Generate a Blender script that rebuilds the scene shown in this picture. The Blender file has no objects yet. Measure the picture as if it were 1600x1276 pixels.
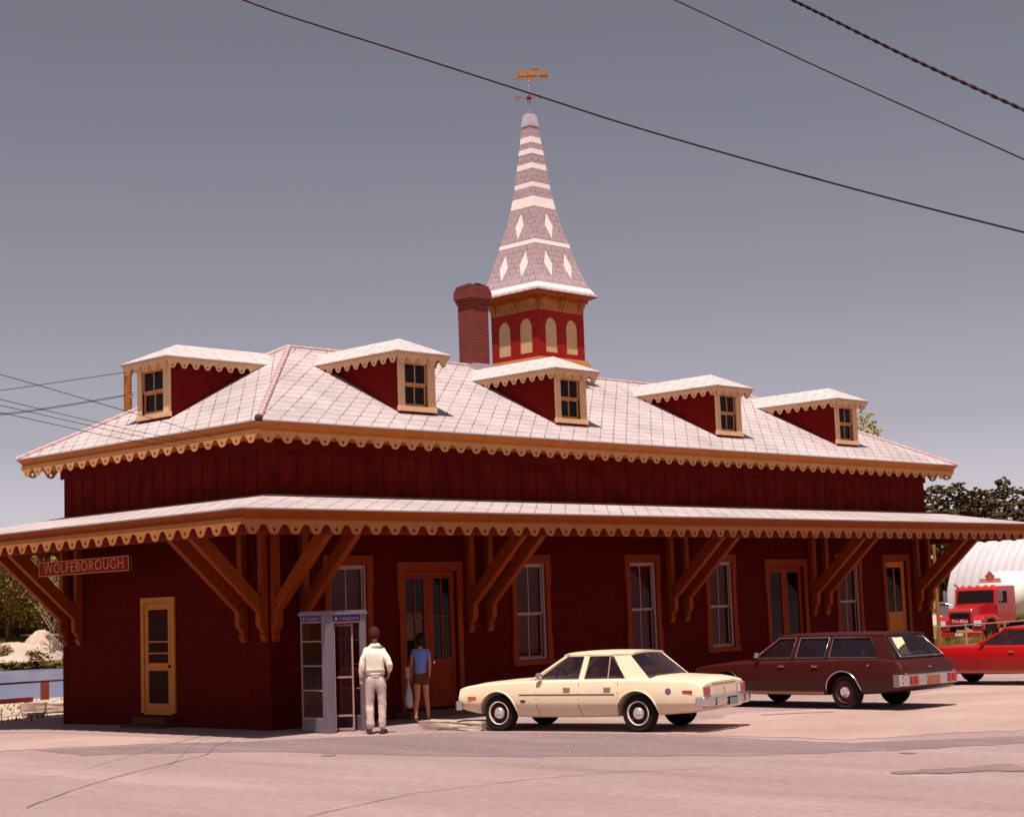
import bpy, bmesh, math, random
from mathutils import Vector, Matrix, Euler
R = math.radians
random.seed(7)
scn = bpy.context.scene
col = scn.collection

# ------------------------------------------------------------------ camera, light, exposure
CAM = Vector((-20.815, -27.324, 2.2))
PITCH, ROLL, YAW, LENS = R(6.640), R(-2.029), R(44.475), 60.33
cd = Vector((math.cos(PITCH)*math.cos(YAW), math.cos(PITCH)*math.sin(YAW), math.sin(PITCH)))
cr = Vector((math.sin(YAW), -math.cos(YAW), 0)); cu = cr.cross(cd)
r2 = math.cos(ROLL)*cr + math.sin(ROLL)*cu; u2 = -math.sin(ROLL)*cr + math.cos(ROLL)*cu
cam_d = bpy.data.cameras.new('camera'); cam = bpy.data.objects.new('camera', cam_d); col.objects.link(cam)
cam_d.lens = LENS; cam_d.sensor_width = 36; cam_d.clip_end = 6000; cam_d.clip_start = .1
m3 = Matrix((r2, u2, -cd)).transposed()
cam.matrix_world = Matrix.Translation(CAM) @ m3.to_4x4()
scn.camera = cam

SUN_TO = Vector((-.74, -.67, 0)).normalized()*math.cos(R(71.5)) + Vector((0, 0, math.sin(R(71.5))))
wd = bpy.data.worlds.new('World'); scn.world = wd; wd.use_nodes = True
nt = wd.node_tree; nt.nodes.clear()
o_ = nt.nodes.new('ShaderNodeOutputWorld'); bg = nt.nodes.new('ShaderNodeBackground'); sky = nt.nodes.new('ShaderNodeTexSky')
sky.sky_type = 'NISHITA'; sky.sun_disc = False; sky.sun_elevation = R(71.5); sky.sun_rotation = math.atan2(SUN_TO.x, SUN_TO.y)
sky.air_density = 1.0; sky.dust_density = 2.2; sky.ozone_density = 1.0; sky.altitude = 150
hs = nt.nodes.new('ShaderNodeHueSaturation'); hs.inputs['Saturation'].default_value = .22
mx = nt.nodes.new('ShaderNodeMix'); mx.data_type = 'RGBA'; mx.blend_type = 'MULTIPLY'; mx.inputs[0].default_value = 1
mx.inputs[7].default_value = (1.0, .98, 1.05, 1)
nt.links.new(sky.outputs[0], hs.inputs['Color']); nt.links.new(hs.outputs[0], mx.inputs[6])
nt.links.new(mx.outputs[2], bg.inputs[0]); nt.links.new(bg.outputs[0], o_.inputs[0])
tc = nt.nodes.new('ShaderNodeTexCoord'); sx = nt.nodes.new('ShaderNodeSeparateXYZ'); nt.links.new(tc.outputs['Generated'], sx.inputs[0])
rp = nt.nodes.new('ShaderNodeValToRGB'); e_ = rp.color_ramp.elements
e_[0].position = 0; e_[0].color = (1.6, 1.45, 1.5, 1); e_[1].position = .42; e_[1].color = (.31, .31, .33, 1)
for p_, c_ in ((.04, (1.15, 1.06, 1.09)), (.10, (.62, .585, .61)), (.17, (.46, .44, .46)), (.27, (.375, .37, .39))): x_ = e_.new(p_); x_.color = (*c_, 1)
nt.links.new(sx.outputs[2], rp.inputs[0])
m2_ = nt.nodes.new('ShaderNodeMix'); m2_.data_type = 'RGBA'; m2_.blend_type = 'MULTIPLY'; m2_.inputs[0].default_value = 1
nt.links.new(mx.outputs[2], m2_.inputs[6]); nt.links.new(rp.outputs[0], m2_.inputs[7]); nt.links.new(m2_.outputs[2], bg.inputs[0])
bg.inputs[1].default_value = .122
sd = bpy.data.lights.new('sun', 'SUN'); sd.energy = 5.0; sd.angle = R(.5); sd.color = (1.0, .93, .84)
so = bpy.data.objects.new('sun', sd); col.objects.link(so); so.rotation_euler = (-SUN_TO).to_track_quat('-Z', 'Y').to_euler()
so.location = (0, 0, 60)
scn.view_settings.view_transform = 'Standard'; scn.view_settings.look = 'None'
scn.view_settings.exposure = .38; scn.view_settings.gamma = 1

# ------------------------------------------------------------------ helpers
def ray(px, py):
    v = cd*(LENS/36*1600) + r2*(px-800) - u2*(py-638)
    return v.normalized()
def at(px, py, D): return CAM + ray(px, py)*D
def onz(px, py, h=0.):
    v = ray(px, py); return CAM + v*((h-CAM.z)/v.z)
VH = Vector((math.cos(YAW), math.sin(YAW), 0))      # horizontal view direction
RH = Vector((math.sin(YAW), -math.cos(YAW), 0))

def tag(o, label=None, cat=None, group=None, kind=None):
    if label: o['label'] = label
    if cat: o['category'] = cat
    if group: o['group'] = group
    if kind: o['kind'] = kind
    return o
def empty(name, loc=(0, 0, 0), rz=0, parent=None):
    o = bpy.data.objects.new(name, None); o.empty_display_size = .3
    o.location = loc; o.rotation_euler = (0, 0, rz); col.objects.link(o)
    if parent: o.parent = parent
    return o
def copy_tree(o, parent=None):
    c = o.copy(); col.objects.link(c)
    if parent: c.parent = parent
    for ch in list(o.children): copy_tree(ch, c)
    return c

class MB:
    def __init__(s): s.v = []; s.f = []; s.m = []; s.uv = {}
    def quadv(s, pts, mi=0, uvs=None):
        b = len(s.v); s.v += [tuple(p) for p in pts]; s.f.append(tuple(range(b, b+len(pts)))); s.m.append(mi)
        if uvs: s.uv[len(s.f)-1] = uvs
        return s
    def box(s, x0, y0, z0, x1, y1, z1, mi=0, M=None):
        P = [Vector(p) for p in ((x0,y0,z0),(x1,y0,z0),(x1,y1,z0),(x0,y1,z0),(x0,y0,z1),(x1,y0,z1),(x1,y1,z1),(x0,y1,z1))]
        if M is not None: P = [M @ p for p in P]
        b = len(s.v); s.v += [tuple(p) for p in P]
        for f in ((0,3,2,1),(4,5,6,7),(0,1,5,4),(1,2,6,5),(2,3,7,6),(3,0,4,7)): s.f.append(tuple(b+i for i in f)); s.m.append(mi)
        return s
    def bar(s, p0, p1, w, h, up=(0,0,1), mi=0):
        p0, p1 = Vector(p0), Vector(p1); d = p1-p0; L = d.length; d.normalize()
        up = Vector(up)
        if abs(d.dot(up)) > .98: up = Vector((1, 0, 0))
        x = d.cross(up).normalized(); z = x.cross(d)
        M = Matrix((x, d, z)).transposed().to_4x4(); M.translation = p0
        return s.box(-w/2, 0, -h/2, w/2, L, h/2, mi, M)
    def tube(s, pts, r, n=8, mi=0, cap=True):
        pts = [Vector(p) for p in pts]; rs = r if isinstance(r, (list, tuple)) else [r]*len(pts)
        rings = []; prev = None
        for i, p in enumerate(pts):
            d = (pts[min(i+1, len(pts)-1)] - pts[max(i-1, 0)]).normalized()
            a = prev if prev is not None else (Vector((0,0,1)) if abs(d.z) < .9 else Vector((1,0,0)))
            x = d.cross(a).normalized()
            if x.length < .1: x = d.orthogonal().normalized()
            y = x.cross(d).normalized(); prev = y
            b = len(s.v)
            for k in range(n):
                t = 2*math.pi*k/n; s.v.append(tuple(p + (x*math.cos(t)+y*math.sin(t))*rs[i]))
            rings.append(b)
        for a, b in zip(rings, rings[1:]):
            for k in range(n): s.f.append((a+k, a+(k+1) % n, b+(k+1) % n, b+k)); s.m.append(mi)
        if cap:
            s.f.append(tuple(rings[0]+k for k in reversed(range(n)))); s.m.append(mi)
            s.f.append(tuple(rings[-1]+k for k in range(n))); s.m.append(mi)
        return s
    def cyl(s, p0, p1, r, n=16, mi=0): return s.tube([p0, p1], r, n, mi)
    def prism(s, poly, fn, t0, t1, mi=0):
        """poly: 2-D outline; fn(a, b, t) -> point; extruded from t0 to t1"""
        b = len(s.v); n = len(poly)
        s.v += [tuple(fn(a, c, t0)) for a, c in poly] + [tuple(fn(a, c, t1)) for a, c in poly]
        s.f.append(tuple(b+i for i in reversed(range(n)))); s.m.append(mi)
        s.f.append(tuple(b+n+i for i in range(n))); s.m.append(mi)
        for i in range(n): j = (i+1) % n; s.f.append((b+i, b+j, b+n+j, b+n+i)); s.m.append(mi)
        return s
    def lathe(s, prof, c=(0,0,0), axis='z', n=24, mi=0):
        b = len(s.v)
        for (r, h) in prof:
            for k in range(n):
                t = 2*math.pi*k/n; x, y = r*math.cos(t), r*math.sin(t)
                p = (x, y, h) if axis == 'z' else ((h, x, y) if axis == 'x' else (x, h, y))
                s.v.append((c[0]+p[0], c[1]+p[1], c[2]+p[2]))
        for i in range(len(prof)-1):
            for k in range(n):
                s.f.append((b+i*n+k, b+i*n+(k+1) % n, b+(i+1)*n+(k+1) % n, b+(i+1)*n+k)); s.m.append(mi)
        return s
    def build(s, name, mats, parent=None, smooth=None, M=None, bevel=0, recalc=True):
        me = bpy.data.meshes.new(name); me.from_pydata(s.v, [], s.f)
        if not isinstance(mats, (list, tuple)): mats = [mats]
        for m in mats: me.materials.append(m)
        for p, mi in zip(me.polygons, s.m): p.material_index = mi
        if s.uv:
            ul = me.uv_layers.new(name='UVMap')
            for fi, us in s.uv.items():
                for li, uv in zip(me.polygons[fi].loop_indices, us): ul.data[li].uv = uv
        if recalc:
            bm = bmesh.new(); bm.from_mesh(me); bmesh.ops.recalc_face_normals(bm, faces=bm.faces); bm.to_mesh(me); bm.free()
        if M is not None: me.transform(M)
        if smooth is not None:
            for p in me.polygons: p.use_smooth = True
            me.set_sharp_from_angle(angle=R(smooth))
        o = bpy.data.objects.new(name, me); col.objects.link(o)
        if parent: o.parent = parent
        if bevel:
            b = o.modifiers.new('bevel', 'BEVEL'); b.width = bevel; b.segments = 2; b.limit_method = 'ANGLE'
        return o

def evaluated(o, name, mats, parent=None, smooth=None):
    dg = bpy.context.evaluated_depsgraph_get(); dg.update()
    me = bpy.data.meshes.new_from_object(o.evaluated_get(dg)); me.name = name
    me.materials.clear()
    for m in (mats if isinstance(mats, (list, tuple)) else [mats]): me.materials.append(m)
    bpy.data.objects.remove(o)
    if smooth is not None:
        for p in me.polygons: p.use_smooth = True
        if smooth < 179: me.set_sharp_from_angle(angle=R(smooth))
    n = bpy.data.objects.new(name, me); col.objects.link(n)
    if parent: n.parent = parent
    return n

def text(name, body, size, mat, parent, M, extrude=.004, sx=1., align='CENTER'):
    cu_ = bpy.data.curves.new(name, 'FONT'); cu_.body = body; cu_.size = size; cu_.extrude = extrude
    cu_.align_x = align; cu_.align_y = 'CENTER'; cu_.resolution_u = 3; cu_.space_character = 1.12
    o = bpy.data.objects.new(name+'_tmp', cu_); col.objects.link(o)
    n = evaluated(o, name, mat, parent)
    n.data.transform(M @ Matrix.Diagonal((sx, 1, 1, 1)))
    return n

# ------------------------------------------------------------------ materials
def newmat(name):
    m = bpy.data.materials.new(name); m.use_nodes = True; nt = m.node_tree
    return m, nt, nt.nodes['Principled BSDF']
def N(nt, t, **kw):
    n = nt.nodes.new(t)
    for k, v in kw.items():
        if k.startswith('i_'): n.inputs[int(k[2:])].default_value = v
        else: setattr(n, k, v)
    return n
def math_(nt, op, a, b=None):
    n = nt.nodes.new('ShaderNodeMath'); n.operation = op
    for i, x in enumerate((a, b)):
        if x is None: continue
        if isinstance(x, (int, float)): n.inputs[i].default_value = x
        else: nt.links.new(x, n.inputs[i])
    return n.outputs[0]
def mixc(nt, fac, a, b, blend='MIX'):
    n = nt.nodes.new('ShaderNodeMix'); n.data_type = 'RGBA'; n.blend_type = blend
    for i, x in ((0, fac), (6, a), (7, b)):
        if isinstance(x, (int, float)): n.inputs[i].default_value = x
        elif isinstance(x, tuple): n.inputs[i].default_value = (*x[:3], 1)
        else: nt.links.new(x, n.inputs[i])
    return n.outputs[2]
def noise(nt, scale, detail=4, vec=None, rough=.6):
    n = nt.nodes.new('ShaderNodeTexNoise'); n.inputs['Scale'].default_value = scale; n.inputs['Detail'].default_value = detail
    n.inputs['Roughness'].default_value = rough
    if vec is not None: nt.links.new(vec, n.inputs['Vector'])
    return n.outputs['Fac']
def ramp(nt, fac, stops):
    n = nt.nodes.new('ShaderNodeValToRGB'); e = n.color_ramp.elements
    while len(e) > 1: e.remove(e[-1])
    for i, (p, c) in enumerate(stops):
        x = e[0] if i == 0 else e.new(p)
        x.position = p; x.color = (c, c, c, 1) if isinstance(c, (int, float)) else (*c, 1)
    nt.links.new(fac, n.inputs[0]); return n.outputs[0]
def bump(nt, bs, h, strength=.4, dist=.02):
    b = nt.nodes.new('ShaderNodeBump'); b.inputs['Strength'].default_value = strength; b.inputs['Distance'].default_value = dist
    nt.links.new(h, b.inputs['Height']); nt.links.new(b.outputs[0], bs.inputs['Normal'])
def coords(nt): return nt.nodes.new('ShaderNodeTexCoord').outputs['Object']

def paint(name, c, rough=.6, var=.18, scale=6, metal=0, coat=0, bmp=.0, spec=None):
    m, nt, bs = newmat(name); v = coords(nt)
    f = noise(nt, scale, 5, v)
    c2 = tuple(x*(1-var) for x in c); c1 = tuple(min(1, x*(1+var*.6)) for x in c)
    k = ramp(nt, f, [(.3, 0.), (.7, 1.)])
    nt.links.new(mixc(nt, k, c2, c1), bs.inputs['Base Color'])
    bs.inputs['Roughness'].default_value = rough; bs.inputs['Metallic'].default_value = metal
    bs.inputs['Coat Weight'].default_value = coat; bs.inputs['Coat Roughness'].default_value = .06
    bs.inputs['Specular IOR Level'].default_value = spec if spec is not None else (.5 if (coat or metal) else .15)
    if bmp: bump(nt, bs, noise(nt, scale*8, 3, v), bmp, .01)
    return m

M = {}
M['cream'] = paint('cream_paint', (.70, .44, .25), .6, .12, 5)
M['tan'] = paint('tan_paint', (.46, .135, .02), .6, .14, 4)
M['lace'] = paint('lace_paint', (.56, .26, .10), .6, .12, 4)
M['sash'] = paint('pale_sash_paint', (.40, .22, .19), .5, .1)
M['shutter'] = paint('louvre_tan_paint', (.60, .38, .20), .6, .1)
M['red_bright'] = paint('red_trim_paint', (.30, .012, .008), .55, .2)
M['bracket'] = paint('bracket_paint', (.24, .034, .0015), .6, .15)
M['dark'] = paint('dark_void', (.012, .004, .004), .9, .1)
M['black_rubber'] = paint('tyre_rubber', (.016, .011, .011), .8, .2, 12)
M['chrome'] = paint('bumper_chrome', (.62, .54, .54), .22, .12, 5, metal=.9)
M['steel'] = paint('dull_aluminium', (.175, .13, .165), .5, .12, 8, metal=.15)
M['hub'] = paint('hubcap_metal', (.78, .74, .76), .2, .05, 8, metal=.75)
M['white'] = paint('white_paint', (.80, .72, .68), .5, .05)
M['curtain'] = paint('curtain_cloth', (.26, .05, .04), .9, .3, 14)
M['hair_brown'] = paint('brown_hair', (.06, .012, .008), .9, .4, 40)
M['hair_dark'] = paint('dark_hair', (.018, .005, .005), .6, .3, 40)
M['skin'] = paint('skin', (.50, .20, .12), .55, .1, 12)
M['shirt'] = paint('cream_cotton', (.84, .74, .60), .9, .06, 8, bmp=.2)
M['trousers'] = paint('pale_grey_cotton', (.62, .47, .42), .9, .1, 9, bmp=.25)
M['shoe'] = paint('brown_leather', (.10, .025, .015), .45, .2)
M['tshirt'] = paint('blue_jersey', (.16, .20, .48), .9, .1, 9, bmp=.2)
M['shorts'] = paint('rust_cotton', (.13, .035, .015), .9, .15, 10)
M['bag'] = paint('pink_tan_leather', (.42, .20, .16), .6, .1)
M['plastic'] = paint('white_plastic', (.55, .48, .55), .5, .12, 10)
M['wire'] = paint('cable_rubber', (.035, .008, .012), .7, .2)
M['wood_pole'] = paint('weathered_pole', (.34, .11, .03), .85, .3, 9)
M['copper'] = paint('gilded_copper', (.42, .17, .05), .45, .35, 14, metal=.3)
M['vane_red'] = paint('vane_red_metal', (.25, .03, .03), .6, .2)
M['lead'] = paint('lead_cap', (.42, .35, .40), .6, .15, 8)
M['slate_white'] = paint('white_shingle', (.80, .66, .62), .7, .05, 8)

def glassmat(name, tint=(.02, .01, .012), alpha=.55, rough=.05, refl=(.85, .045), tr=(.75, .66, .68)):
    m = bpy.data.materials.new(name); m.use_nodes = True; nt = m.node_tree; nt.nodes.clear()
    out = nt.nodes.new('ShaderNodeOutputMaterial'); g = nt.nodes.new('ShaderNodeBsdfGlossy'); t = nt.nodes.new('ShaderNodeBsdfTransparent')
    d = nt.nodes.new('ShaderNodeBsdfDiffuse'); d.inputs[0].default_value = (*tint, 1)
    g.inputs['Roughness'].default_value = rough; g.inputs[0].default_value = (.9, .85, .9, 1)
    t.inputs[0].default_value = (*tr, 1)
    lw = nt.nodes.new('ShaderNodeLayerWeight'); fa = math_(nt, 'ADD', math_(nt, 'MULTIPLY', math_(nt, 'POWER', lw.outputs['Facing'], 5.), refl[0]), refl[1])
    m1 = nt.nodes.new('ShaderNodeMixShader'); m2 = nt.nodes.new('ShaderNodeMixShader')
    m1.inputs[0].default_value = 1-alpha
    nt.links.new(d.outputs[0], m1.inputs[1]); nt.links.new(t.outputs[0], m1.inputs[2])
    nt.links.new(fa, m2.inputs[0]); nt.links.new(m1.outputs[0], m2.inputs[1]); nt.links.new(g.outputs[0], m2.inputs[2])
    nt.links.new(m2.outputs[0], out.inputs[0])
    return m
M['glass'] = glassmat('window_glass', alpha=.25, refl=(.4, .02))
M['car_glass'] = glassmat('car_glass', (.02, .010, .016), .62)
M['booth_glass'] = glassmat('booth_glass', (.035, .004, .003), .25, refl=(.25, .012), tr=(.75, .42, .42))

def siding(name, c, pitch=.115):
    """painted lap siding: shadow line at every board"""
    m, nt, bs = newmat(name); v = coords(nt)
    sp = nt.nodes.new('ShaderNodeSeparateXYZ'); nt.links.new(v, sp.inputs[0])
    fr = math_(nt, 'FRACT', math_(nt, 'DIVIDE', sp.outputs[2], pitch))
    nz = noise(nt, 2.2, 5, v)
    base = mixc(nt, ramp(nt, nz, [(.3, 0.), (.75, 1.)]), tuple(x*.72 for x in c), c)
    line = ramp(nt, fr, [(0., 0.), (.09, 1.)])
    nt.links.new(mixc(nt, line, tuple(x*.45 for x in c), base), bs.inputs['Base Color'])
    bs.inputs['Roughness'].default_value = .85; bs.inputs['Specular IOR Level'].default_value = .06
    bump(nt, bs, math_(nt, 'MULTIPLY', fr, -1.), .7, .03)
    return m
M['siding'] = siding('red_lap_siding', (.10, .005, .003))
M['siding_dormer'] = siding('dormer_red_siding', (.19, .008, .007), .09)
M['board'] = paint('red_board_paint', (.11, .006, .004), .85, .45, 1.6, spec=.06)
M['batten'] = paint('red_batten_paint', (.095, .005, .004), .85, .2, 3, spec=.06)

def shingles(name, c, dark, course=.29, period=.54, shift=.27, stain=.40, slant=0., white=None):
    m, nt, bs = newmat(name)
    uv = nt.nodes.new('ShaderNodeUVMap').outputs[0]
    sp = nt.nodes.new('ShaderNodeSeparateXYZ'); nt.links.new(uv, sp.inputs[0]); u, v = sp.outputs[0], sp.outputs[1]
    wob = math_(nt, 'MULTIPLY', math_(nt, 'SUBTRACT', noise(nt, 1.6, 3, uv), .5), .09)
    vr = math_(nt, 'DIVIDE', math_(nt, 'ADD', v, wob), course); row = math_(nt, 'FLOOR', vr); fv = math_(nt, 'FRACT', vr)
    fu = math_(nt, 'FRACT', math_(nt, 'DIVIDE', math_(nt, 'ADD', u, math_(nt, 'ADD', math_(nt, 'MULTIPLY', vr, slant*course), math_(nt, 'ADD', math_(nt, 'MULTIPLY', row, shift), math_(nt, 'MULTIPLY', wob, .8)))), period))
    slit = math_(nt, 'LESS_THAN', fu, math_(nt, 'ADD', .045, math_(nt, 'MULTIPLY', math_(nt, 'SUBTRACT', 1., fv), .075)))
    line = math_(nt, 'LESS_THAN', fv, .15)
    ck = nt.nodes.new('ShaderNodeCombineXYZ'); nt.links.new(row, ck.inputs[0])
    nt.links.new(math_(nt, 'FLOOR', math_(nt, 'DIVIDE', math_(nt, 'ADD', u, math_(nt, 'MULTIPLY', row, shift)), period)), ck.inputs[1])
    wn = nt.nodes.new('ShaderNodeTexWhiteNoise'); nt.links.new(ck.outputs[0], wn.inputs[0])
    n1 = ramp(nt, noise(nt, .45, 7, uv, .75), [(.36, 0.), (.62, 1.)])
    n2 = noise(nt, 14, 3, uv)
    base = mixc(nt, n1, tuple(x*(1-stain) for x in c), c)
    base = mixc(nt, math_(nt, 'MULTIPLY', wn.outputs[0], .30), base, tuple(x*.62 for x in c))
    base = mixc(nt, math_(nt, 'MULTIPLY', n2, .35), base, tuple(min(1, x*1.2) for x in c))
    fade = ramp(nt, noise(nt, 1.1, 5, uv, .7), [(.34, .3), (.6, 1.)])
    k = math_(nt, 'MAXIMUM', math_(nt, 'MULTIPLY', line, .55), math_(nt, 'MULTIPLY', slit, .9))
    k = math_(nt, 'MULTIPLY', k, fade)
    nt.links.new(mixc(nt, k, base, dark), bs.inputs['Base Color'])
    bs.inputs['Roughness'].default_value = .85; bs.inputs['Specular IOR Level'].default_value = .15
    bump(nt, bs, math_(nt, 'ADD', fv, math_(nt, 'MULTIPLY', n2, .3)), .45, .02)
    return m
M['shingle'] = shingles('pale_asphalt_shingle', (.49, .40, .40), (.15, .075, .075), period=.47, shift=0., slant=-1.07)
M['shingle_dormer'] = shingles('dormer_shingle', (.58, .45, .44), (.32, .19, .18), course=.2, period=.7, stain=.15)
M['shingle_spire'] = shingles('spire_shingle', (.46, .325, .345), (.16, .07, .08), course=.15, period=.26, shift=.13, stain=.2)
M['ridge'] = paint('ridge_cap_shingle', (.52, .34, .33), .85, .3, 8, bmp=.4)

def brickmat():
    m, nt, bs = newmat('chimney_brick')
    uv = nt.nodes.new('ShaderNodeUVMap').outputs[0]
    b = nt.nodes.new('ShaderNodeTexBrick'); nt.links.new(uv, b.inputs['Vector'])
    b.inputs['Color1'].default_value = (.17, .014, .008, 1); b.inputs['Color2'].default_value = (.11, .010, .007, 1); b.inputs['Mortar'].default_value = (.20, .055, .04, 1)
    b.inputs['Scale'].default_value = 1; b.inputs['Brick Width'].default_value = .2; b.inputs['Row Height'].default_value = .072; b.inputs['Mortar Size'].default_value = .007
    nt.links.new(b.outputs[0], bs.inputs['Base Color']); bs.inputs['Roughness'].default_value = .9
    bump(nt, bs, b.outputs['Fac'], -.5, .02)
    return m
M['brick'] = brickmat()

def groundmat(name, stops, sc, fine=11, rough=.9, bmp=.6, streak=False):
    m, nt, bs = newmat(name); v = coords(nt)
    if streak:
        mp = nt.nodes.new('ShaderNodeMapping'); mp.inputs['Rotation'].default_value = (0, 0, R(44)); mp.inputs['Scale'].default_value = (2.6, .45, 1)
        nt.links.new(v, mp.inputs[0]); big = noise(nt, sc, 7, mp.outputs[0], .62)
    else: big = noise(nt, sc, 7, v, .62)
    c = ramp(nt, big, stops)
    f = noise(nt, fine, 4, v, .8); f2 = noise(nt, fine*6, 3, v, .9)
    c = mixc(nt, .8, c, ramp(nt, f, [(.3, .62), (.7, 1.)]), 'MULTIPLY')
    c = mixc(nt, .5, c, ramp(nt, f2, [(.32, .5), (.62, 1.)]), 'MULTIPLY')
    nt.links.new(c, bs.inputs['Base Color']); bs.inputs['Roughness'].default_value = rough; bs.inputs['Specular IOR Level'].default_value = .2
    bump(nt, bs, f2, bmp, .015)
    return m
M['lot'] = groundmat('dusty_asphalt', [(.30, (.31, .205, .20)), (.42, (.39, .26, .25)), (.55, (.43, .29, .275)), (.70, (.51, .36, .33))], .22, fine=7, bmp=.8, streak=True)
M['apron'] = groundmat('dark_asphalt', [(.3, (.235, .155, .16)), (.5, (.28, .185, .19)), (.72, (.34, .235, .23))], .5, streak=True)
M['sandy'] = groundmat('sandy_gravel', [(.3, (.42, .27, .235)), (.5, (.50, .33, .29)), (.7, (.58, .40, .35))], .35)
M['sand'] = groundmat('sand', [(.3, (.50, .35, .27)), (.7, (.68, .52, .42))], .5)
M['grassland'] = groundmat('dry_grassland', [(.3, (.10, .09, .02)), (.5, (.20, .15, .04)), (.7, (.36, .24, .12))], .4)
M['tar'] = groundmat('tar_seam', [(.3, (.23, .145, .14)), (.7, (.30, .19, .18))], 1)
M['streak'] = groundmat('stain_and_painted_shadow', [(.3, (.25, .16, .16)), (.7, (.34, .22, .215))], 1)  # shared by the oil stains and the painted shadow streak
M['stone'] = groundmat('pale_stone', [(.3, (.42, .26, .20)), (.5, (.62, .44, .36)), (.7, (.74, .58, .48))], 2.5, bmp=.6)

def watermat():
    m, nt, bs = newmat('lake_water'); v = coords(nt)
    mp = nt.nodes.new('ShaderNodeMapping'); mp.inputs['Rotation'].default_value = (0, 0, R(44)); mp.inputs['Scale'].default_value = (3., .6, 1); nt.links.new(v, mp.inputs[0])
    n = noise(nt, 1.2, 5, mp.outputs[0])
    nt.links.new(mixc(nt, n, (.12, .13, .22), (.20, .20, .30)), bs.inputs['Base Color'])
    bs.inputs['Roughness'].default_value = .25; bump(nt, bs, n, .6, .12)
    return m
M['water'] = watermat()

def leafmat(name, a, b):
    m, nt, bs = newmat(name); v = coords(nt)
    oi = nt.nodes.new('ShaderNodeObjectInfo').outputs['Random']
    n = noise(nt, .9, 4, v); f = noise(nt, 9, 2, v)
    k = ramp(nt, math_(nt, 'ADD', math_(nt, 'MULTIPLY', n, .7), math_(nt, 'MULTIPLY', f, .3)), [(.36, 0.), (.62, 1.)])
    c = mixc(nt, k, a, b)
    c = mixc(nt, math_(nt, 'MULTIPLY', oi, .35), c, tuple(x*.6 for x in a))
    nt.links.new(c, bs.inputs['Base Color']); bs.inputs['Roughness'].default_value = .7
    bs.inputs['Specular IOR Level'].default_value = .25
    return m
M['pine'] = leafmat('pine_needles', (.06, .036, .014), (.17, .095, .036))
M['leaf'] = leafmat('broad_leaves', (.12, .07, .012), (.34, .22, .05))
M['leaf_yellow'] = leafmat('yellow_green_leaves', (.14, .10, .02), (.34, .25, .06))
M['bark'] = paint('grey_bark', (.34, .21, .15), .9, .3, 6)
M['bark_dark'] = paint('dark_bark', (.09, .04, .025), .9, .3, 6)

def carpaint(name, c, rough=.3, coat=.6):
    m, nt, bs = newmat(name); v = coords(nt)
    n = noise(nt, 3, 5, v)
    nt.links.new(mixc(nt, ramp(nt, n, [(.35, 0.), (.65, 1.)]), tuple(x*.93 for x in c), c), bs.inputs['Base Color'])
    bs.inputs['Roughness'].default_value = rough
    bs.inputs['Coat Weight'].default_value = coat; bs.inputs['Coat Roughness'].default_value = .08; bs.inputs['Specular IOR Level'].default_value = .3
    return m
M['car_cream'] = carpaint('cream_car_paint', (.82, .625, .435), .4, .3)
M['car_brown'] = carpaint('maroon_brown_car_paint', (.050, .0055, .0045), .38, .08)
M['car_red'] = carpaint('red_car_paint', (.38, .004, .004), .35, .3)
M['truck_red'] = carpaint('truck_red_paint', (.42, .012, .014), .35, .4)
M['red_lens'] = paint('red_lens', (.42, .015, .012), .2, .1, coat=.5)
M['lamp_lens'] = paint('clear_lens', (.70, .66, .72), .2, .1, coat=.5)
M['seat_tan'] = paint('tan_vinyl_seat', (.30, .11, .07), .7, .15)
M['seat_dark'] = paint('dark_vinyl_seat', (.06, .02, .015), .7, .15)
M['cardboard'] = paint('cream_card', (.68, .58, .36), .8, .05)
M['blue_band'] = paint('blue_sign_band', (.055, .025, .13), .5, .1)
M['orange_lens'] = paint('orange_lens', (.62, .12, .03), .3, .1)

M['lace_shaded'] = paint('shaded_lace_paint', (.40, .145, .045), .65, .14, 3)  # lace colour with the canopy's weaker light darkened into it
M['tan_shaded'] = paint('shaded_fascia_paint', (.29, .055, .002), .65, .14, 3)  # fascia tan darkened by hand because less light reaches the canopy
# ------------------------------------------------------------------ the station
W, L, HJ, EO, HE, HR, XR, CO, HCO = 7.666, 24.53, 4.63, .746, 6.0, 8.39, 3.62, 2.429, 4.164
HB = -.25    # wall foot, a little below the ground
st = empty('railway_station'); tag(st, 'red wooden railway station with scalloped trim, wide canopy, dormers and tall patterned spire', 'building')

def wall_holes(mb, a0, a1, z0, z1, holes, fn, depth, mi=0):
    """fn(a, z, d): point of the wall at a along, z up, d inward"""
    xs = sorted({a0, a1, *[h[0] for h in holes], *[h[1] for h in holes]}); zs = sorted({z0, z1, *[h[2] for h in holes], *[h[3] for h in holes]})
    for i in range(len(xs)-1):
        for j in range(len(zs)-1):
            cx, cz = (xs[i]+xs[i+1])/2, (zs[j]+zs[j+1])/2
            if any(h[0] < cx < h[1] and h[2] < cz < h[3] for h in holes): continue
            mb.quadv([fn(xs[i], zs[j], 0), fn(xs[i+1], zs[j], 0), fn(xs[i+1], zs[j+1], 0), fn(xs[i], zs[j+1], 0)], mi)
    for h in holes:
        c = [(h[0], h[2]), (h[1], h[2]), (h[1], h[3]), (h[0], h[3])]
        for k in range(4):
            p, q = c[k], c[(k+1) % 4]
            mb.quadv([fn(*p, 0), fn(*q, 0), fn(*q, depth), fn(*p, depth)], mi)
FR = lambda a, z, d: (a, d, z)          # front wall, long side
EN = lambda a, z, d: (d, a, z)          # end wall

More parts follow.
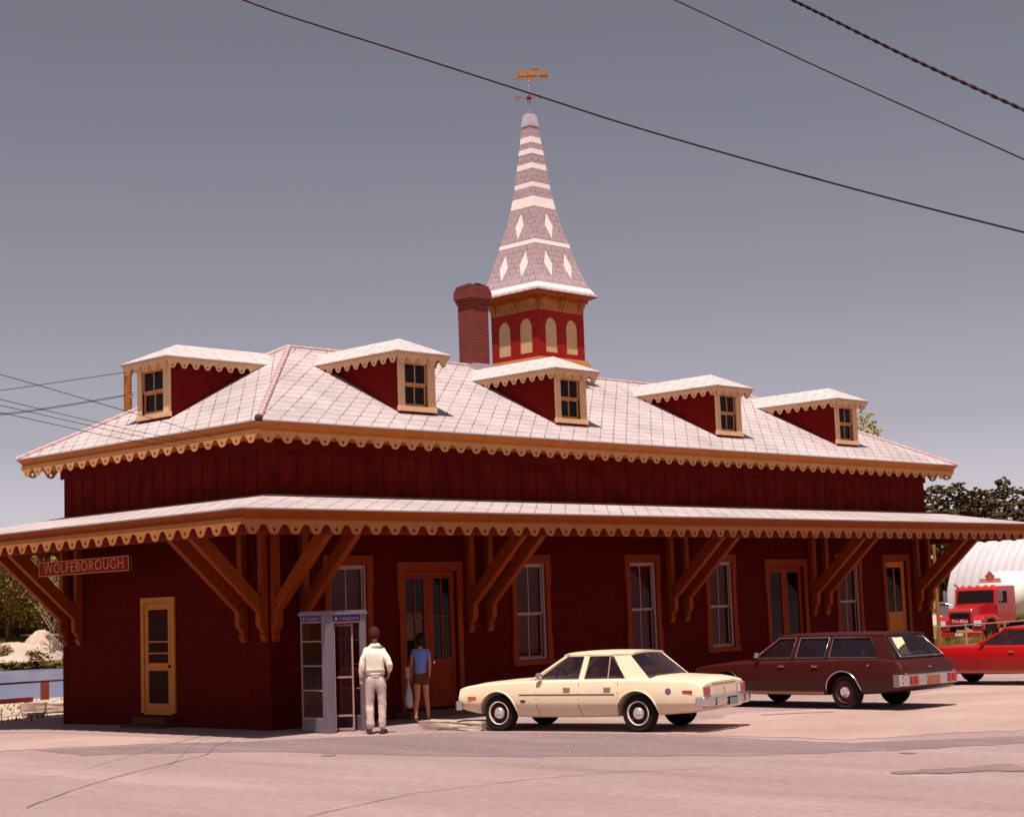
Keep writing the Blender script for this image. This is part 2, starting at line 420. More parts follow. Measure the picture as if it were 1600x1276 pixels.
wins = [(1.34, 2.67), (6.74, 8.04), (10.66, 11.98), (13.74, 15.04), (19.55, 20.88)]
WT, WB = 3.40, .92
doors = [(3.34, 5.24, 3.26), (16.30, 18.22, 3.26)]
door1 = (21.96, 23.40, 3.37)
CW = .17                                 # casing width
fholes = [(a+CW, b-CW, WB+.12, WT-.2) for a, b in wins] + [(a+CW, b-CW, .14, t-.2) for a, b, t in doors] + [(door1[0]+CW, door1[1]-CW, .14, door1[2]-.2)]
eholes = [(3.34, 4.36, .28, 2.58)]
mb = MB()
wall_holes(mb, 0, L, HB, HJ-.03, fholes, FR, .16)
wall_holes(mb, 0, W, HB, HJ-.03, eholes, EN, .16)
mb.quadv([(L, 0, HB), (L, W, HB), (L, W, HJ-.03), (L, 0, HJ-.03)]); mb.quadv([(0, W, HB), (L, W, HB), (L, W, HJ-.03), (0, W, HJ-.03)])
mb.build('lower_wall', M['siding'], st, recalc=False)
# dark room behind the openings
mb = MB(); mb.box(.9, .9, 0.02, L-.3, W-.3, 4.2); mb.build('interior_partition', paint('dim_plaster', (.04, .01, .008), .9), st)
for x, y in ((-.012, -.012), (-.012, W-.13), (L-.13, -.012)):
    mb = MB(); mb.box(x, y, HB, x+.142, y+.142, HJ-.04); mb.build('corner_board', M['siding'], st)

# upper wall: boards and battens
mb = MB(); i_ = .02
for P in ([(i_, i_), (L-i_, i_)], [(i_, W-i_), (i_, i_)], [(L-i_, i_), (L-i_, W-i_)], [(L-i_, W-i_), (i_, W-i_)]):
    (x0, y0), (x1, y1) = P
    mb.quadv([(x0, y0, 4.5), (x1, y1, 4.5), (x1, y1, 5.72), (x0, y0, 5.72)])
uw = mb.build('upper_wall', M['board'], st)
mb = MB()
x = .32
while x < L: mb.box(x-.028, i_-.014, 4.6, x+.028, i_+.002, 5.5); x += .465
y = .36
while y < W: mb.box(i_-.014, y-.028, 4.6, i_+.002, y+.028, 5.5); y += .465
mb.box(-.03, -.03, 4.6, .09, .09, 5.5)
mb.build('batten', M['batten'], uw)
mb = MB(); mb.box(-.045, -.045, 5.5, L+.04, .0, 5.74); mb.box(-.045, .0, 5.5, .0, W+.04, 5.74); mb.box(L, .0, 5.5, L+.04, W, 5.74)
mb.build('frieze_board', M['batten'], uw)

def roofplane(mb, pts, udir, mi=0, org=None):
    """planar roof face with UVs in metres: u along udir, v up the slope"""
    pts = [Vector(p) for p in pts]; n = (pts[1]-pts[0]).cross(pts[2]-pts[0]).normalized()
    if n.z < 0: n = -n
    u = Vector(udir).normalized(); v = n.cross(u)
    if v.z < 0: v = -v
    o = Vector(org) if org else pts[0]
    mb.quadv(pts, mi, [((p-o).dot(u), (p-o).dot(v)) for p in pts])

# main hipped roof
mb = MB()
e = EO; A, B, Cc, D = (-e, -e, HE), (L+e, -e, HE), (L+e, W+e, HE), (-e, W+e, HE)
r0, r1 = (XR, W/2, HR), (L-XR, W/2, HR)
roofplane(mb, [A, B, r1, r0], (1, 0, 0)); roofplane(mb, [D, A, r0], (0, 1, 0)); roofplane(mb, [Cc, D, r0, r1], (1, 0, 0)); roofplane(mb, [B, Cc, r1], (0, 1, 0))
for p, q, ud in ((A, B, (1,0,0)), (D, A, (0,1,0)), (B, Cc, (0,1,0)), (Cc, D, (1,0,0))):
    mb.quadv([p, q, (q[0], q[1], q[2]-.03), (p[0], p[1], p[2]-.03)], 0, [(0, 0), (1, 0), (1, .03), (0, .03)])
roof = mb.build('roof', M['shingle'], st)
mb = MB(); mb.box(-e+.16, -e+.16, 5.735, L+e-.16, W+e-.16, 5.77); mb.build('eave_soffit', M['tan'], roof)
def caps(name, p, q, r=.075, step=.27, parent=None):
    mb = MB(); p, q = Vector(p), Vector(q); d = q-p; n = int(d.length/step); t = d.normalized()
    for i in range(n):
        a = p + t*(i*step); b = a + t*(step*1.12); mb.tube([a, b], [r*1.12, r*.9], 8)
    return mb.build(name, M['ridge'], parent, smooth=50)
for p, q in ((A, r0), (D, r0), (B, r1), (Cc, r1)): caps('hip_cap', p, q, .062, parent=roof)
caps('ridge_cap', r0, r1, .05, parent=roof)
mb = MB(); mb.lathe([(0, -.08), (.06, -.06), (.085, 0), (.06, .06), (0, .08)], (A[0]+.02, A[1]+.02, A[2]+.03), n=12); mb.build('finial', M['bark_dark'], roof, smooth=60)

# ---- scalloped trim
def lace_profile(p, D):
    """bottom outline over one period, from the centre of one lobe"""
    out = []
    for i in range(24):
        u = abs((i+.5)/24-.5)          # distance from the lobe centre, in periods
        if u < .24: z = -D + (.24 - math.sqrt(max(0, .24**2-u*u)))*D*2.1
        elif u < .31: z = -D*.44
        else: z = -.36*D*(1-math.sqrt(max(0, 1-((.5-u)/.19)**2)))
        out.append(z)
    return out
def lace(mb, P, Q, nrm, zt, zs, D, period=.47, th=.022, hole=True, rake=None):
    """strip from P to Q (xy), facing nrm; zt top, zs notch level, teeth of depth D below; rake(t) lifts it"""
    P, Q = Vector((*P, 0)), Vector((*Q, 0)); Ln = (Q-P).length; n = max(1, round(Ln/period)); t = (Q-P)/Ln; nv = Vector((*nrm, 0))*th
    prof = lace_profile(period, D); w = Ln/n/24; hr = .043/(.47)*period
    for k in range(n):
        for i in range(24):
            s0 = (k*24+i)*w; s1 = s0+w
            uc = ((i+.5)/24-.5)*Ln/n
            zb = zs+prof[i]
            segs = [(zb, zt)]
            if hole:
                hc = zs-D*.50; hh = math.sqrt(max(0, hr*hr*.55-uc*uc))*1.25
                if hh > .004: segs = [(zb, hc-hh), (hc+hh, zt)]
            for lo, hi in segs:
                a, b = P+t*s0, P+t*s1
                l0 = rake(s0/Ln) if rake else 0; l1 = rake(s1/Ln) if rake else 0
                q = [a+Vector((0,0,lo+l0)), b+Vector((0,0,lo+l1)), b+Vector((0,0,hi+l1)), a+Vector((0,0,hi+l0))]
                bI = len(mb.v); mb.v += [tuple(x) for x in q] + [tuple(x-nv) for x in q]
                for f in ((0,1,2,3),(7,6,5,4),(0,4,5,1),(0,3,7,4),(1,5,6,2)): mb.f.append(tuple(bI+x for x in f)); mb.m.append(0)

def fascia(name, x0, y0, x1, y1, zt, parent, h=.15, inset=.07, mat='tan'):
    """crown band under the shingles, leaning in towards its foot"""
    mb = MB(); top = [(x0+.025, y0+.025), (x1-.025, y0+.025), (x1-.025, y1-.025), (x0+.025, y1-.025)]
    m_ = [(x0+inset*.6, y0+inset*.6), (x1-inset*.6, y0+inset*.6), (x1-inset*.6, y1-inset*.6), (x0+inset*.6, y1-inset*.6)]
    bot = [(x0+inset, y0+inset), (x1-inset, y0+inset), (x1-inset, y1-inset), (x0+inset, y1-inset)]
    rings = [(top, zt-.03), (top, zt-.045), (m_, zt-.08), (m_, zt-.10), (bot, zt-.125), (bot, zt-h-.02)]
    for (ra, za), (rb, zb) in zip(rings, rings[1:]):
        for k in range(4):
            j = (k+1) % 4; mb.quadv([(*ra[k], za), (*ra[j], za), (*rb[j], zb), (*rb[k], zb)])
    return mb.build(name, M[mat], parent, recalc=False)
fascia('eave_fascia', -e, -e, L+e, W+e, HE, st, .17, .085)
mb = MB(); ii = e-.075; zt_, zs_ = HE-.165, HE-.26; DT = .165; ie = e-.056; ii = e-.10
for P, Q, n_ in (((-ie+.024, -ii), (L+ii, -ii), (0, -1)), ((-ie, W+ii), (-ie, -ii), (-1, 0)), ((L+ii, -ii), (L+ii, W+ii), (1, 0)), ((L+ii, W+ii), (-ii, W+ii), (0, 1))):
    lace(mb, P, Q, n_, zt_, zs_, DT)
mb.build('scalloped_eave_trim', M['lace'], st, recalc=False)

# ---- canopy
c = CO
ca, cb, cc, cdn = (-c, -c, HCO), (L+c, -c, HCO), (L+c, W+c, HCO), (-c, W+c, HCO)
wa, wb, wc, wdn = (0, 0, HJ), (L, 0, HJ), (L, W, HJ), (0, W, HJ)
mb = MB()
roofplane(mb, [ca, cb, wb, wa], (1, 0, 0)); roofplane(mb, [cdn, ca, wa, wdn], (0, 1, 0)); roofplane(mb, [cb, cc, wc, wb], (0, 1, 0)); roofplane(mb, [cc, cdn, wdn, wc], (1, 0, 0))
for p, q in ((ca, cb), (cdn, ca), (cb, cc), (cc, cdn)): mb.quadv([p, q, (q[0], q[1], q[2]-.03), (p[0], p[1], p[2]-.03)], 0, [(0, 0), (1, 0), (1, .03), (0, .03)])
mb.build('canopy_roof', M['shingle'], st)
fascia('canopy_fascia', -c, -c, L+c, W+c, HCO, st, .18, .09, 'tan_shaded')
mb = MB(); ii = c-.08; zt_, zs_ = HCO-.175, HCO-.29; ie = c-.056; ii = c-.105
for P, Q, n_ in (((-ie+.024, -ii), (L+ii, -ii), (0, -1)), ((-ie, W+ii), (-ie, -ii), (-1, 0)), ((L+ii, -ii), (L+ii, W+ii), (1, 0)), ((L+ii, W+ii), (-ii, W+ii), (0, 1))):
    lace(mb, P, Q, n_, zt_, zs_, .18, .485)
mb.build('scalloped_canopy_trim', M['lace_shaded'], st, recalc=False)
mb = MB()
for x0, y0, x1, y1 in ((-c+.1, -c+.1, L+c-.1, -.02), (-c+.1, -.02, -.02, W+.02), (L+.02, -.02, L+c-.1, W+.02), (-c+.1, W+.02, L+c-.1, W+c-.1)): mb.box(x0, y0, 3.99, x1, y1, 4.01)
mb.build('canopy_soffit', M['siding'], st)
mb = MB(); bo = 2.02
mb.box(-bo, -bo, 3.72, L+bo, -bo+.16, 3.985); mb.box(-bo, -bo+.16, 3.72, -bo+.16, W+bo, 3.985); mb.box(L+bo-.16, -bo+.16, 3.72, L+bo, W+bo, 3.985)
mb.build('canopy_beam', paint('red_beam_paint', (.18, .015, .006), .7, .15), st)

# ---- canopy brackets: wall post with a pointed foot and a diagonal brace
def bracket(o_, along, outward, nm='canopy_bracket'):
    """o_: point on the wall; along: unit vector along it; outward: unit vector out"""
    mb = MB(); A_, O_ = Vector(along), Vector(outward); w = .15
    def P(out, z, s): return Vector(o_) + O_*out + A_*s + Vector((0, 0, z))
    fn = lambda a, b, t: P(a, b, t)
    mb.prism([(0.003, 1.72), (.06, 1.72), (.12, 1.86), (.085, 1.90), (.17, 2.0), (.21, 2.06), (.21, 2.40), (.14, 2.46), (.14, 3.985), (.003, 3.985)], fn, -w/2, w/2)
    mb.prism([(.20, 2.30), (.21, 2.46), (.1, 2.52), (1.66, 3.98), (1.92, 3.98), (1.90, 3.87), (1.87, 3.80)], fn, -w/2-.002, w/2+.002)
    # beads along the lower edge
    for k in range(0):
        t = .3+.22*k; mb.prism([(.2+1.67*t-.10, 2.30+1.5*t-.09-.02), (.2+1.67*t+.10, 2.30+1.5*t+.09-.02), (.2+1.67*t+.13, 2.30+1.5*t+.05-.02), (.2+1.67*t-.03, 2.30+1.5*t-.09-.02)], fn, -w/2+.02, w/2-.02)
    mb.prism([(.142, 3.84), (1.85, 3.84), (1.85, 3.987), (.142, 3.987)], fn, -.05, .05)
    return mb.build(nm, M['bracket'], st)
for x in (.10, .82, 5.45, 6.03, 12.35, 12.93, 18.45, 19.05, 23.75, 24.38): bracket((x, -.003, 0), (1, 0, 0), (0, -1, 0))
for y in (.10, .78, 6.92, 7.52): bracket((-.003, y, 0), (0, 1, 0), (-1, 0, 0))

# ---- windows
def casing(mb, a, b, t, bot, fn, ears=True, low=True, d=.055):
    """flat casing boards with crossette ears, proud of the wall by d"""
    def bx(x0, x1, z0, z1, dd=d): 
        P = [fn(x0, z0, -dd), fn(x1, z0, -dd), fn(x1, z1, -dd), fn(x0, z1, -dd)]; Q = [fn(x0, z0, .02), fn(x1, z0, .02), fn(x1, z1, .02), fn(x0, z1, .02)]
        b_ = len(mb.v); mb.v += P+Q
        for f in ((0,1,2,3),(7,6,5,4),(0,4,5,1),(1,5,6,2),(2,6,7,3),(3,7,4,0)): mb.f.append(tuple(b_+i for i in f)); mb.m.append(0)
    h = t-bot
    bx(a+.035, a+CW, bot, t-.2); bx(b-CW, b-.035, bot, t-.2); bx(a, b, t-.2, t)
    if ears: bx(a, a+.035, t-.26*h, t-.2); bx(b-.035, b, t-.26*h, t-.2)
    if low: bx(a, a+.035, bot, bot+.26*h); bx(b-.035, b, bot, bot+.26*h)
def rect_frame(mb, x0, x1, z0, z1, w, fn, d0, d1, wt=None, wb=None):
    wt = wt or w; wb = wb or w
    for (p, q, r_, s) in ((x0, x0+w, z0, z1), (x1-w, x1, z0, z1), (x0+w, x1-w, z1-wt, z1), (x0+w, x1-w, z0, z0+wb)): pbox(mb, p, q, r_, s, fn, d0, d1)
def pbox(mb, x0, x1, z0, z1, fn, d0, d1, mi=0):
    b_ = len(mb.v); mb.v += [fn(x0, z0, d0), fn(x1, z0, d0), fn(x1, z1, d0), fn(x0, z1, d0), fn(x0, z0, d1), fn(x1, z0, d1), fn(x1, z1, d1), fn(x0, z1, d1)]
    for f in ((0,1,2,3),(7,6,5,4),(0,4,5,1),(1,5,6,2),(2,6,7,3),(3,7,4,0)): mb.f.append(tuple(b_+i for i in f)); mb.m.append(mi)
M['casing'] = paint('orange_tan_casing', (.21, .022, .0015), .65, .15, 3)
M['curtain_f'] = M['curtain']
for wi, (a, b) in enumerate(wins):
    mb = MB(); casing(mb, a, b, WT, WB, FR)
    pbox(mb, a-.02, b+.02, WB, WB+.115, FR, -.09, .02)
    w_ = mb.build('window', M['casing'], st)
    x0, x1, z0, z1 = a+CW, b-CW, WB+.12, WT-.2; zm = (z0+z1)/2-.05
    mb = MB(); rect_frame(mb, x0+.004, x1-.004, z0+.004, z1-.004, .045, FR, .0, .05); mb.build('window_frame', M['sash'], w_)
    mb = MB()
    rect_frame(mb, x0+.05, x1-.05, zm, z1-.05, .028, FR, .055, .085); rect_frame(mb, x0+.05, x1-.05, z0+.05, zm-.002, .028, FR, .087, .115)
    xm = (x0+x1)/2; pbox(mb, xm-.011, xm+.011, zm+.03, z1-.08, FR, .058, .082); pbox(mb, xm-.011, xm+.011, z0+.08, zm-.03, FR, .09, .112)
    mb.build('sash', M['sash'], w_)
    mb = MB(); mb.quadv([FR(x0+.06, z0+.06, .1), FR(x1-.06, z0+.06, .1), FR(x1-.06, zm, .1), FR(x0+.06, zm, .1)]); mb.quadv([FR(x0+.06, zm, .07), FR(x1-.06, zm, .07), FR(x1-.06, z1-.06, .07), FR(x0+.06, z1-.06, .07)])
    mb.build('pane', M['glass'], w_, recalc=False)
    mb = MB(); n_ = 36
    for k in range(n_):
        xa, xb = x0+(x1-x0)*k/n_, x0+(x1-x0)*(k+1)/n_; da, db = .22+.03*math.sin(k*1.5+wi), .22+.03*math.sin((k+1)*1.5+wi)
        mb.quadv([FR(xa, z0, da), FR(xb, z0, db), FR(xb, z1, db), FR(xa, z1, da)])
    mb.build('curtain', M['curtain'], w_, smooth=80)
# ---- double doors
for di, (a, b, t) in enumerate(doors):
    mb = MB(); casing(mb, a, b, t, .0, FR, low=False)
    f_ = mb.build('double_door', M['casing'], st)
    x0, x1, z0, z1 = a+CW+.01, b-CW-.01, .17, t-.21; xm = (x0+x1)/2
    for k, (p, q) in enumerate(((x0, xm-.004), (xm+.004, x1))):
        mb = MB(); zg = z0+ (1.02 if di == 0 else .72)
        rect_frame(mb, p, q, z0, z1, .13, FR, .05, .095, .14, .2)
        pbox(mb, p+.13, q-.13, z0+.2, zg-.16, FR, .065, .09); pbox(mb, p+.13, q-.13, zg-.16, zg, FR, .05, .095)
        if di == 0:
            g = (p+q)/2; pbox(mb, g-.014, g+.014, zg, z1-.14, FR, .055, .09); gz = zg+(z1-.14-zg)*.52; pbox(mb, p+.13, g-.014, gz-.014, gz+.014, FR, .055, .09); pbox(mb, g+.014, q-.13, gz-.014, gz+.014, FR, .055, .09)
        mb.build('door_leaf', M['casing'], f_)
        mb = MB(); mb.quadv([FR(p+.12, zg-.01, .075), FR(q-.12, zg-.01, .075), FR(q-.12, z1-.13, .075), FR(p+.12, z1-.13, .075)]); mb.build('door_pane', M['glass'], f_, recalc=False)
        if di == 0 and k == 0:
            mb = MB(); pbox(mb, p+.15, q-.15, zg+.42, zg+.98, FR, .10, .11); tag(mb.build('poster', paint('faded_yellow_poster', (.30, .17, .05), .8, .5, 9), f_), 'faded yellow poster behind the left door pane')
    mb = MB(); mb.lathe([(0, -.03), (.03, -.025), (.035, 0), (.02, .04), (.02, .05)], (xm+.07, .02, 1.12), axis='y', n=12); mb.build('door_handle', M['chrome'], f_, smooth=50)
    mb = MB(); mb.box(a-.1, -.45, -.05, b+.1, .02, .13); mb.build('door_step', paint('worn_step', (.16, .07, .05), .9, .2), f_)
# ---- single door at the far end of the long side
a, b, t = door1; mb = MB(); casing(mb, a, b, t, .0, FR, low=False); f_ = mb.build('door', M['casing'], st)
x0, x1, z0, z1 = a+CW+.01, b-CW-.01, .17, t-.21
mb = MB(); zg = z0+1.55; rect_frame(mb, x0, x1, z0, z1, .16, FR, .05, .095, .16, .2); pbox(mb, x0+.16, x1-.16, z0+.2, zg, FR, .06, .09); pbox(mb, (x0+x1)/2-.015, (x0+x1)/2+.015, zg, z1-.16, FR, .055, .09)
mb.build('door_leaf', M['tan'], f_)
mb = MB(); mb.quadv([FR(x0+.15, zg, .075), FR(x1-.15, zg, .075), FR(x1-.15, z1-.15, .075), FR(x0+.15, z1-.15, .075)]); mb.build('door_pane', M['glass'], f_, recalc=False)
mb = MB(); mb.lathe([(0, -.03), (.03, -.025), (.035, 0), (.02, .04), (.02, .05)], (x1-.08, .02, 1.12), axis='y', n=12); mb.build('door_handle', M['chrome'], f_, smooth=50)
# ---- screen door in the end wall
mb = MB(); x0, x1, z0, z1 = eholes[0]
pbox(mb, x0-.12, x0, z0, z1+.12, EN, -.04, .02); pbox(mb, x1, x1+.12, z0, z1+.12, EN, -.04, .02); pbox(mb, x0, x1, z1, z1+.12, EN, -.04, .02); pbox(mb, x0, x1, z0-.04, z0+.02, EN, -.05, .02)
M['screen_tan'] = paint('ochre_door_paint', (.46, .16, .025), .6, .1, 4)
f_ = mb.build('screen_door', M['screen_tan'], st)
mb = MB(); rect_frame(mb, x0+.008, x1-.008, z0+.025, z1-.008, .13, EN, -.02, .02, .13, .17)
pbox(mb, x0+.138, x1-.138, z0+.88, z0+1.04, EN, -.02, .02); pbox(mb, x0+.138, x1-.138, z0+1.23, z0+1.26, EN, -.015, .015); pbox(mb, x0+.138, x1-.138, z0+1.47, z0+1.50, EN, -.015, .015)
mb.build('door_leaf', M['screen_tan'], f_)
mb = MB(); mb.quadv([EN(x0+.12, z0+.1, .003), EN(x1-.12, z0+.1, .003), EN(x1-.12, z1-.1, .003), EN(x0+.12, z1-.1, .003)]); mb.build('screen_mesh', paint('dark_screen_mesh', (.030, .008, .006), .9, .2), f_, recalc=False)
mb = MB(); mb.lathe([(0, -.06), (.025, -.05), (.03, -.02), (.012, 0)], (-.02, x0+.06, z0+.97), axis='x', n=10); mb.build('door_handle', M['dark'], f_, smooth=50)
mb = MB(); mb.box(-.5, x0-.2, -.2, -.03, x1+.2, .06); mb.box(-.28, x0-.1, .06, -.03, x1+.1, .2); mb.build('door_step', paint('shaded_step', (.10, .03, .02), .9, .2), f_)

# ---- dormers. local frame: window side faces -y; built once, placed four times on the long side and once on the end
def make_dormer(hw, depth, yb, zb, name='dormer'):
    """hw: half width; yb: back of the cheeks; zb: foot of the window wall; local z is world z"""
    o = .29; ze = 7.79; rise = .41
    slope = (HR-HE)/(W/2+EO)
    fl = lambda y: zb + slope*y - .12         # main roof under the cheek (sunk a little)
    mb = MB(); D = depth
    wx, wz0, wz1 = hw-.15, zb+.16, ze-.20
    FD = lambda a, z, d: (a, d, z)
    wall_holes(mb, -hw, hw, zb-.12, ze-.02, [(-wx, wx-.06, wz0, wz1)], FD, .1)
    yb_ = (ze-zb)/slope
    for s in (-1, 1): mb.quadv([(s*hw, 0, zb-.12), (s*hw, yb_+.1, ze-.02), (s*hw, 0, ze-.02)])
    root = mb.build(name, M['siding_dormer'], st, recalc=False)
    # roof, hipped over the window
    mb = MB(); E1 = (-hw-o, -o, ze); E2 = (hw+o, -o, ze); pk = (0, hw*.98, ze+rise)
    ye = (ze-zb)/slope+.12; yr = (ze+rise-zb)/slope+.12
    roofplane(mb, [E1, E2, pk], (1, 0, 0)); roofplane(mb, [E2, (hw+o, ye, ze), (0, yr, ze+rise), pk], (0, 1, 0)); roofplane(mb, [(-hw-o, ye, ze), E1, pk, (0, yr, ze+rise)], (0, 1, 0))
    for p, q in ((E1, E2), (E2, (hw+o, ye, ze)), ((-hw-o, ye, ze), E1)): mb.quadv([p, q, (q[0], q[1], q[2]-.03), (p[0], p[1], p[2]-.03)], 0, [(0, 0), (1, 0), (1, .03), (0, .03)])
    mb.build('dormer_roof', M['shingle_dormer'], root)
    mb = MB(); k = .035; z1, z0 = ze-.03, ze-.10
    a, b = -hw-o+k, hw+o-k
    mb.box(a, -o+k, z0, b, -o+k+.03, z1); mb.box(a, -o+k+.03, z0, a+.03, ye-.1, z1); mb.box(b-.03, -o+k+.03, z0, b, ye-.1, z1)
    mb.box(a+.03, -o+k+.03, z1-.03, b-.03, ye-.2, z1-.004)
    mb.build('dormer_fascia', M['cream'], root)
    mb = MB(); k = .055; a, b = -hw-o+k, hw+o-k
    lace(mb, (a, -o+k), (b, -o+k), (0, -1), z0+.0, z0-.03, .125, .32, .018, True)
    lace(mb, (a, ye-.15), (a, -o+k), (-1, 0), z0+.0, z0-.03, .125, .32, .018, True)
    lace(mb, (b, -o+k), (b, ye-.15), (1, 0), z0+.0, z0-.03, .125, .32, .018, True)
    mb.build('scalloped_dormer_trim', M['cream'], root, recalc=False)
    mb = MB()
    pbox(mb, -hw-.01, -wx, wz0-.07, ze-.1, FD, -.035, .02); pbox(mb, wx-.06, hw+.01, wz0-.07, ze-.1, FD, -.035, .02); pbox(mb, -wx, wx-.06, wz1, ze-.1, FD, -.035, .02)
    pbox(mb, -hw-.03, hw+.03, wz0-.11, wz0, FD, -.06, .02)
    mb.build('window_casing', M['cream'], root)
    mb = MB(); x0, x1 = -wx+.01, wx-.07; zm = (wz0+wz1)/2
    rect_frame(mb, x0, x1, zm, wz1, .04, FD, .01, .04); rect_frame(mb, x0, x1, wz0+.005, zm-.002, .04, FD, .04, .07, None, .06)
    xm = (x0+x1)/2; pbox(mb, xm-.013, xm+.013, zm+.04, wz1-.04, FD, .012, .038); pbox(mb, xm-.013, xm+.013, wz0+.06, zm-.04, FD, .042, .068)
    mb.build('sash', M['lace'], root)
    mb = MB(); mb.quadv([FD(x0+.03, wz0, .055), FD(x1-.03, wz0, .055), FD(x1-.03, zm, .055), FD(x0+.03, zm, .055)]); mb.quadv([FD(x0+.03, zm, .025), FD(x1-.03, zm, .025), FD(x1-.03, wz1, .025), FD(x0+.03, wz1, .025)])
    mb.build('pane', M['glass'], root, recalc=False)
    mb = MB(); mb.quadv([FD(-hw+.02, wz0-.05, .3), FD(hw-.02, wz0-.05, .3), FD(hw-.02, ze-.1, .3), FD(-hw+.02, ze-.1, .3)]); mb.build('room_dark', M['dark'], root, recalc=False)
    return root
zf = HE + (HR-HE)/(W/2+EO)*(.15+EO)
d0 = make_dormer(.52, 0, 0, zf); d0.location = (4.22, .15, 0)
for xc, y_ in ((9.17, .15), (15.30, .15), (20.80, .15)):
    d = copy_tree(d0, st); d.location = (xc, y_, 0); 
zfe = HE + (HR-HE)/(XR+EO)*(.2+EO)
de = make_dormer(.60, 0, 0, zf); de.rotation_euler = (0, 0, R(-90)); de.location = (.2, 4.22, zfe-zf)

# ---- cupola with its spire
XC, YC = 12.0, W/2
cpm = MB(); S = .84
pan = [(-.62, -.17), (.17, .62)]
def ring(mb, s0, z0, s1, z1, mi=0, uvw=False):
    for k in range(4):
        a0, a1 = k*math.pi/2-3*math.pi/4, (k+1)*math.pi/2-3*math.pi/4; q = math.sqrt(2)
        P = [(XC+s0*q*math.cos(a0), YC+s0*q*math.sin(a0), z0), (XC+s0*q*math.cos(a1), YC+s0*q*math.sin(a1), z0), (XC+s1*q*math.cos(a1), YC+s1*q*math.sin(a1), z1), (XC+s1*q*math.cos(a0), YC+s1*q*math.sin(a0), z1)]
        mb.quadv(P, mi, [(-s0, z0), (s0, z0), (s1, z1), (-s1, z1)])
ring(cpm, S, 7.6, S, 10.2)
cup = cpm.build('cupola', M['red_bright'], st)
mb = MB(); mb.box(XC-.93, YC-.93, 8.58, XC+.93, YC+.93, 8.66); mb.box(XC-.98, YC-.98, 8.45, XC+.98, YC+.98, 8.58); mb.build('cupola_sill', M['lace'], cup)
faces = [lambda a, z, d: (XC+a, YC-S-d, z), lambda a, z, d: (XC-S-d, YC+a, z), lambda a, z, d: (XC+a, YC+S+d, z), lambda a, z, d: (XC+S+d, YC+a, z)]
for fi, fn in enumerate(faces):
    # corner and middle stiles leave the louvres recessed
    mb = MB()
    for a, b in ((-.84, -.66), (-.13, .13), (.66, .84)): pbox(mb, a if a > -.84 else -.84-.03*(fi in (1,3)), b if b < .84 else .84+.03*(fi in (1,3)), 8.66, 9.9, fn, .002, .035)
    pbox(mb, -.66, -.13, 8.66, 8.80, fn, .002, .033); pbox(mb, .13, .66, 8.66, 8.80, fn, .002, .033)
    for a, b in ((-.66, -.13), (.13, .66)):      # spandrel above the arch
        m_ = (a+b)/2; r_ = (b-a)/2-.045; n_ = 12; zc = 9.72-r_*1.2
        for k in range(n_):
            t0, t1 = math.pi*k/n_, math.pi*(k+1)/n_
            p, q = (m_-r_*math.cos(t0), zc+r_*1.2*math.sin(t0)), (m_-r_*math.cos(t1), zc+r_*1.2*math.sin(t1))
            mb.prism([p, q, (q[0], 9.9), (p[0], 9.9)], lambda u, v, t, fn=fn: fn(u, v, t), .002, .033)
        pbox(mb, a, a+.045, 8.80, 9.9, fn, .002, .033); pbox(mb, b-.045, b, 8.80, 9.9, fn, .002, .033)
    mb.build('cupola_frame', M['red_bright'], cup)
    for a, b in ((-.615, -.175), (.175, .615)):
        mb = MB()
        pbox(mb, a, b, 8.80, 9.72, fn, .001, .012)
        mb.build('louvre_panel', M['shutter'], cup, recalc=False)
    mb = MB(); pbox(mb, -.86, .86, 9.9, 10.2, fn, .036, .055)
    for a in (-.78, -.70, -.05, .05, .70, .78):
        mb.prism([(0.055, 10.2), (.2, 10.2), (.19, 10.13), (.12, 10.06), (.10, 9.97), (.055, 9.93)], lambda u, v, t, fn=fn: fn(t, v, u), a-.022, a+.022)
    mb.build('cupola_frieze', M['lace_shaded'], cup)
mb = MB(); mb.box(XC-.97, YC-.97, 10.2, XC+.97, YC+.97, 10.27); ring(mb, .97, 10.27, 1.13, 10.35); ring(mb, .0, 10.345, 1.13, 10.345); mb.build('cupola_cornice', M['tan_shaded'], cup)
prof = [(1.17, 10.36), (1.165, 10.40), (1.10, 10.47), (1.02, 10.60), (.93, 10.82), (.84, 11.10), (.755, 11.42), (.68, 11.73), (.655, 11.84), (.60, 12.05), (.52, 12.38), (.43, 12.80), (.385, 13.08), (.345, 13.36), (.33, 13.49), (.29, 13.88), (.272, 14.03), (.245, 14.30), (.228, 14.44), (.208, 14.62), (.19, 14.78), (.155, 15.12)]
white = [(10.47, 10.60), (11.73, 11.84), (12.80, 13.08), (13.36, 13.49), (13.88, 14.03), (14.30, 14.44), (14.62, 14.78)]
def sp_s(z):
    for (s0, z0), (s1, z1) in zip(prof, prof[1:]):
        if z0 <= z <= z1: return s0+(s1-s0)*(z-z0)/(z1-z0)
mb = MB()
for (s0, z0), (s1, z1) in zip(prof, prof[1:]):
    wh = any(a-.001 <= z0 and z1 <= b+.001 for a, b in white); ring(mb, s0, z0, s1, z1, 1 if wh else 0)
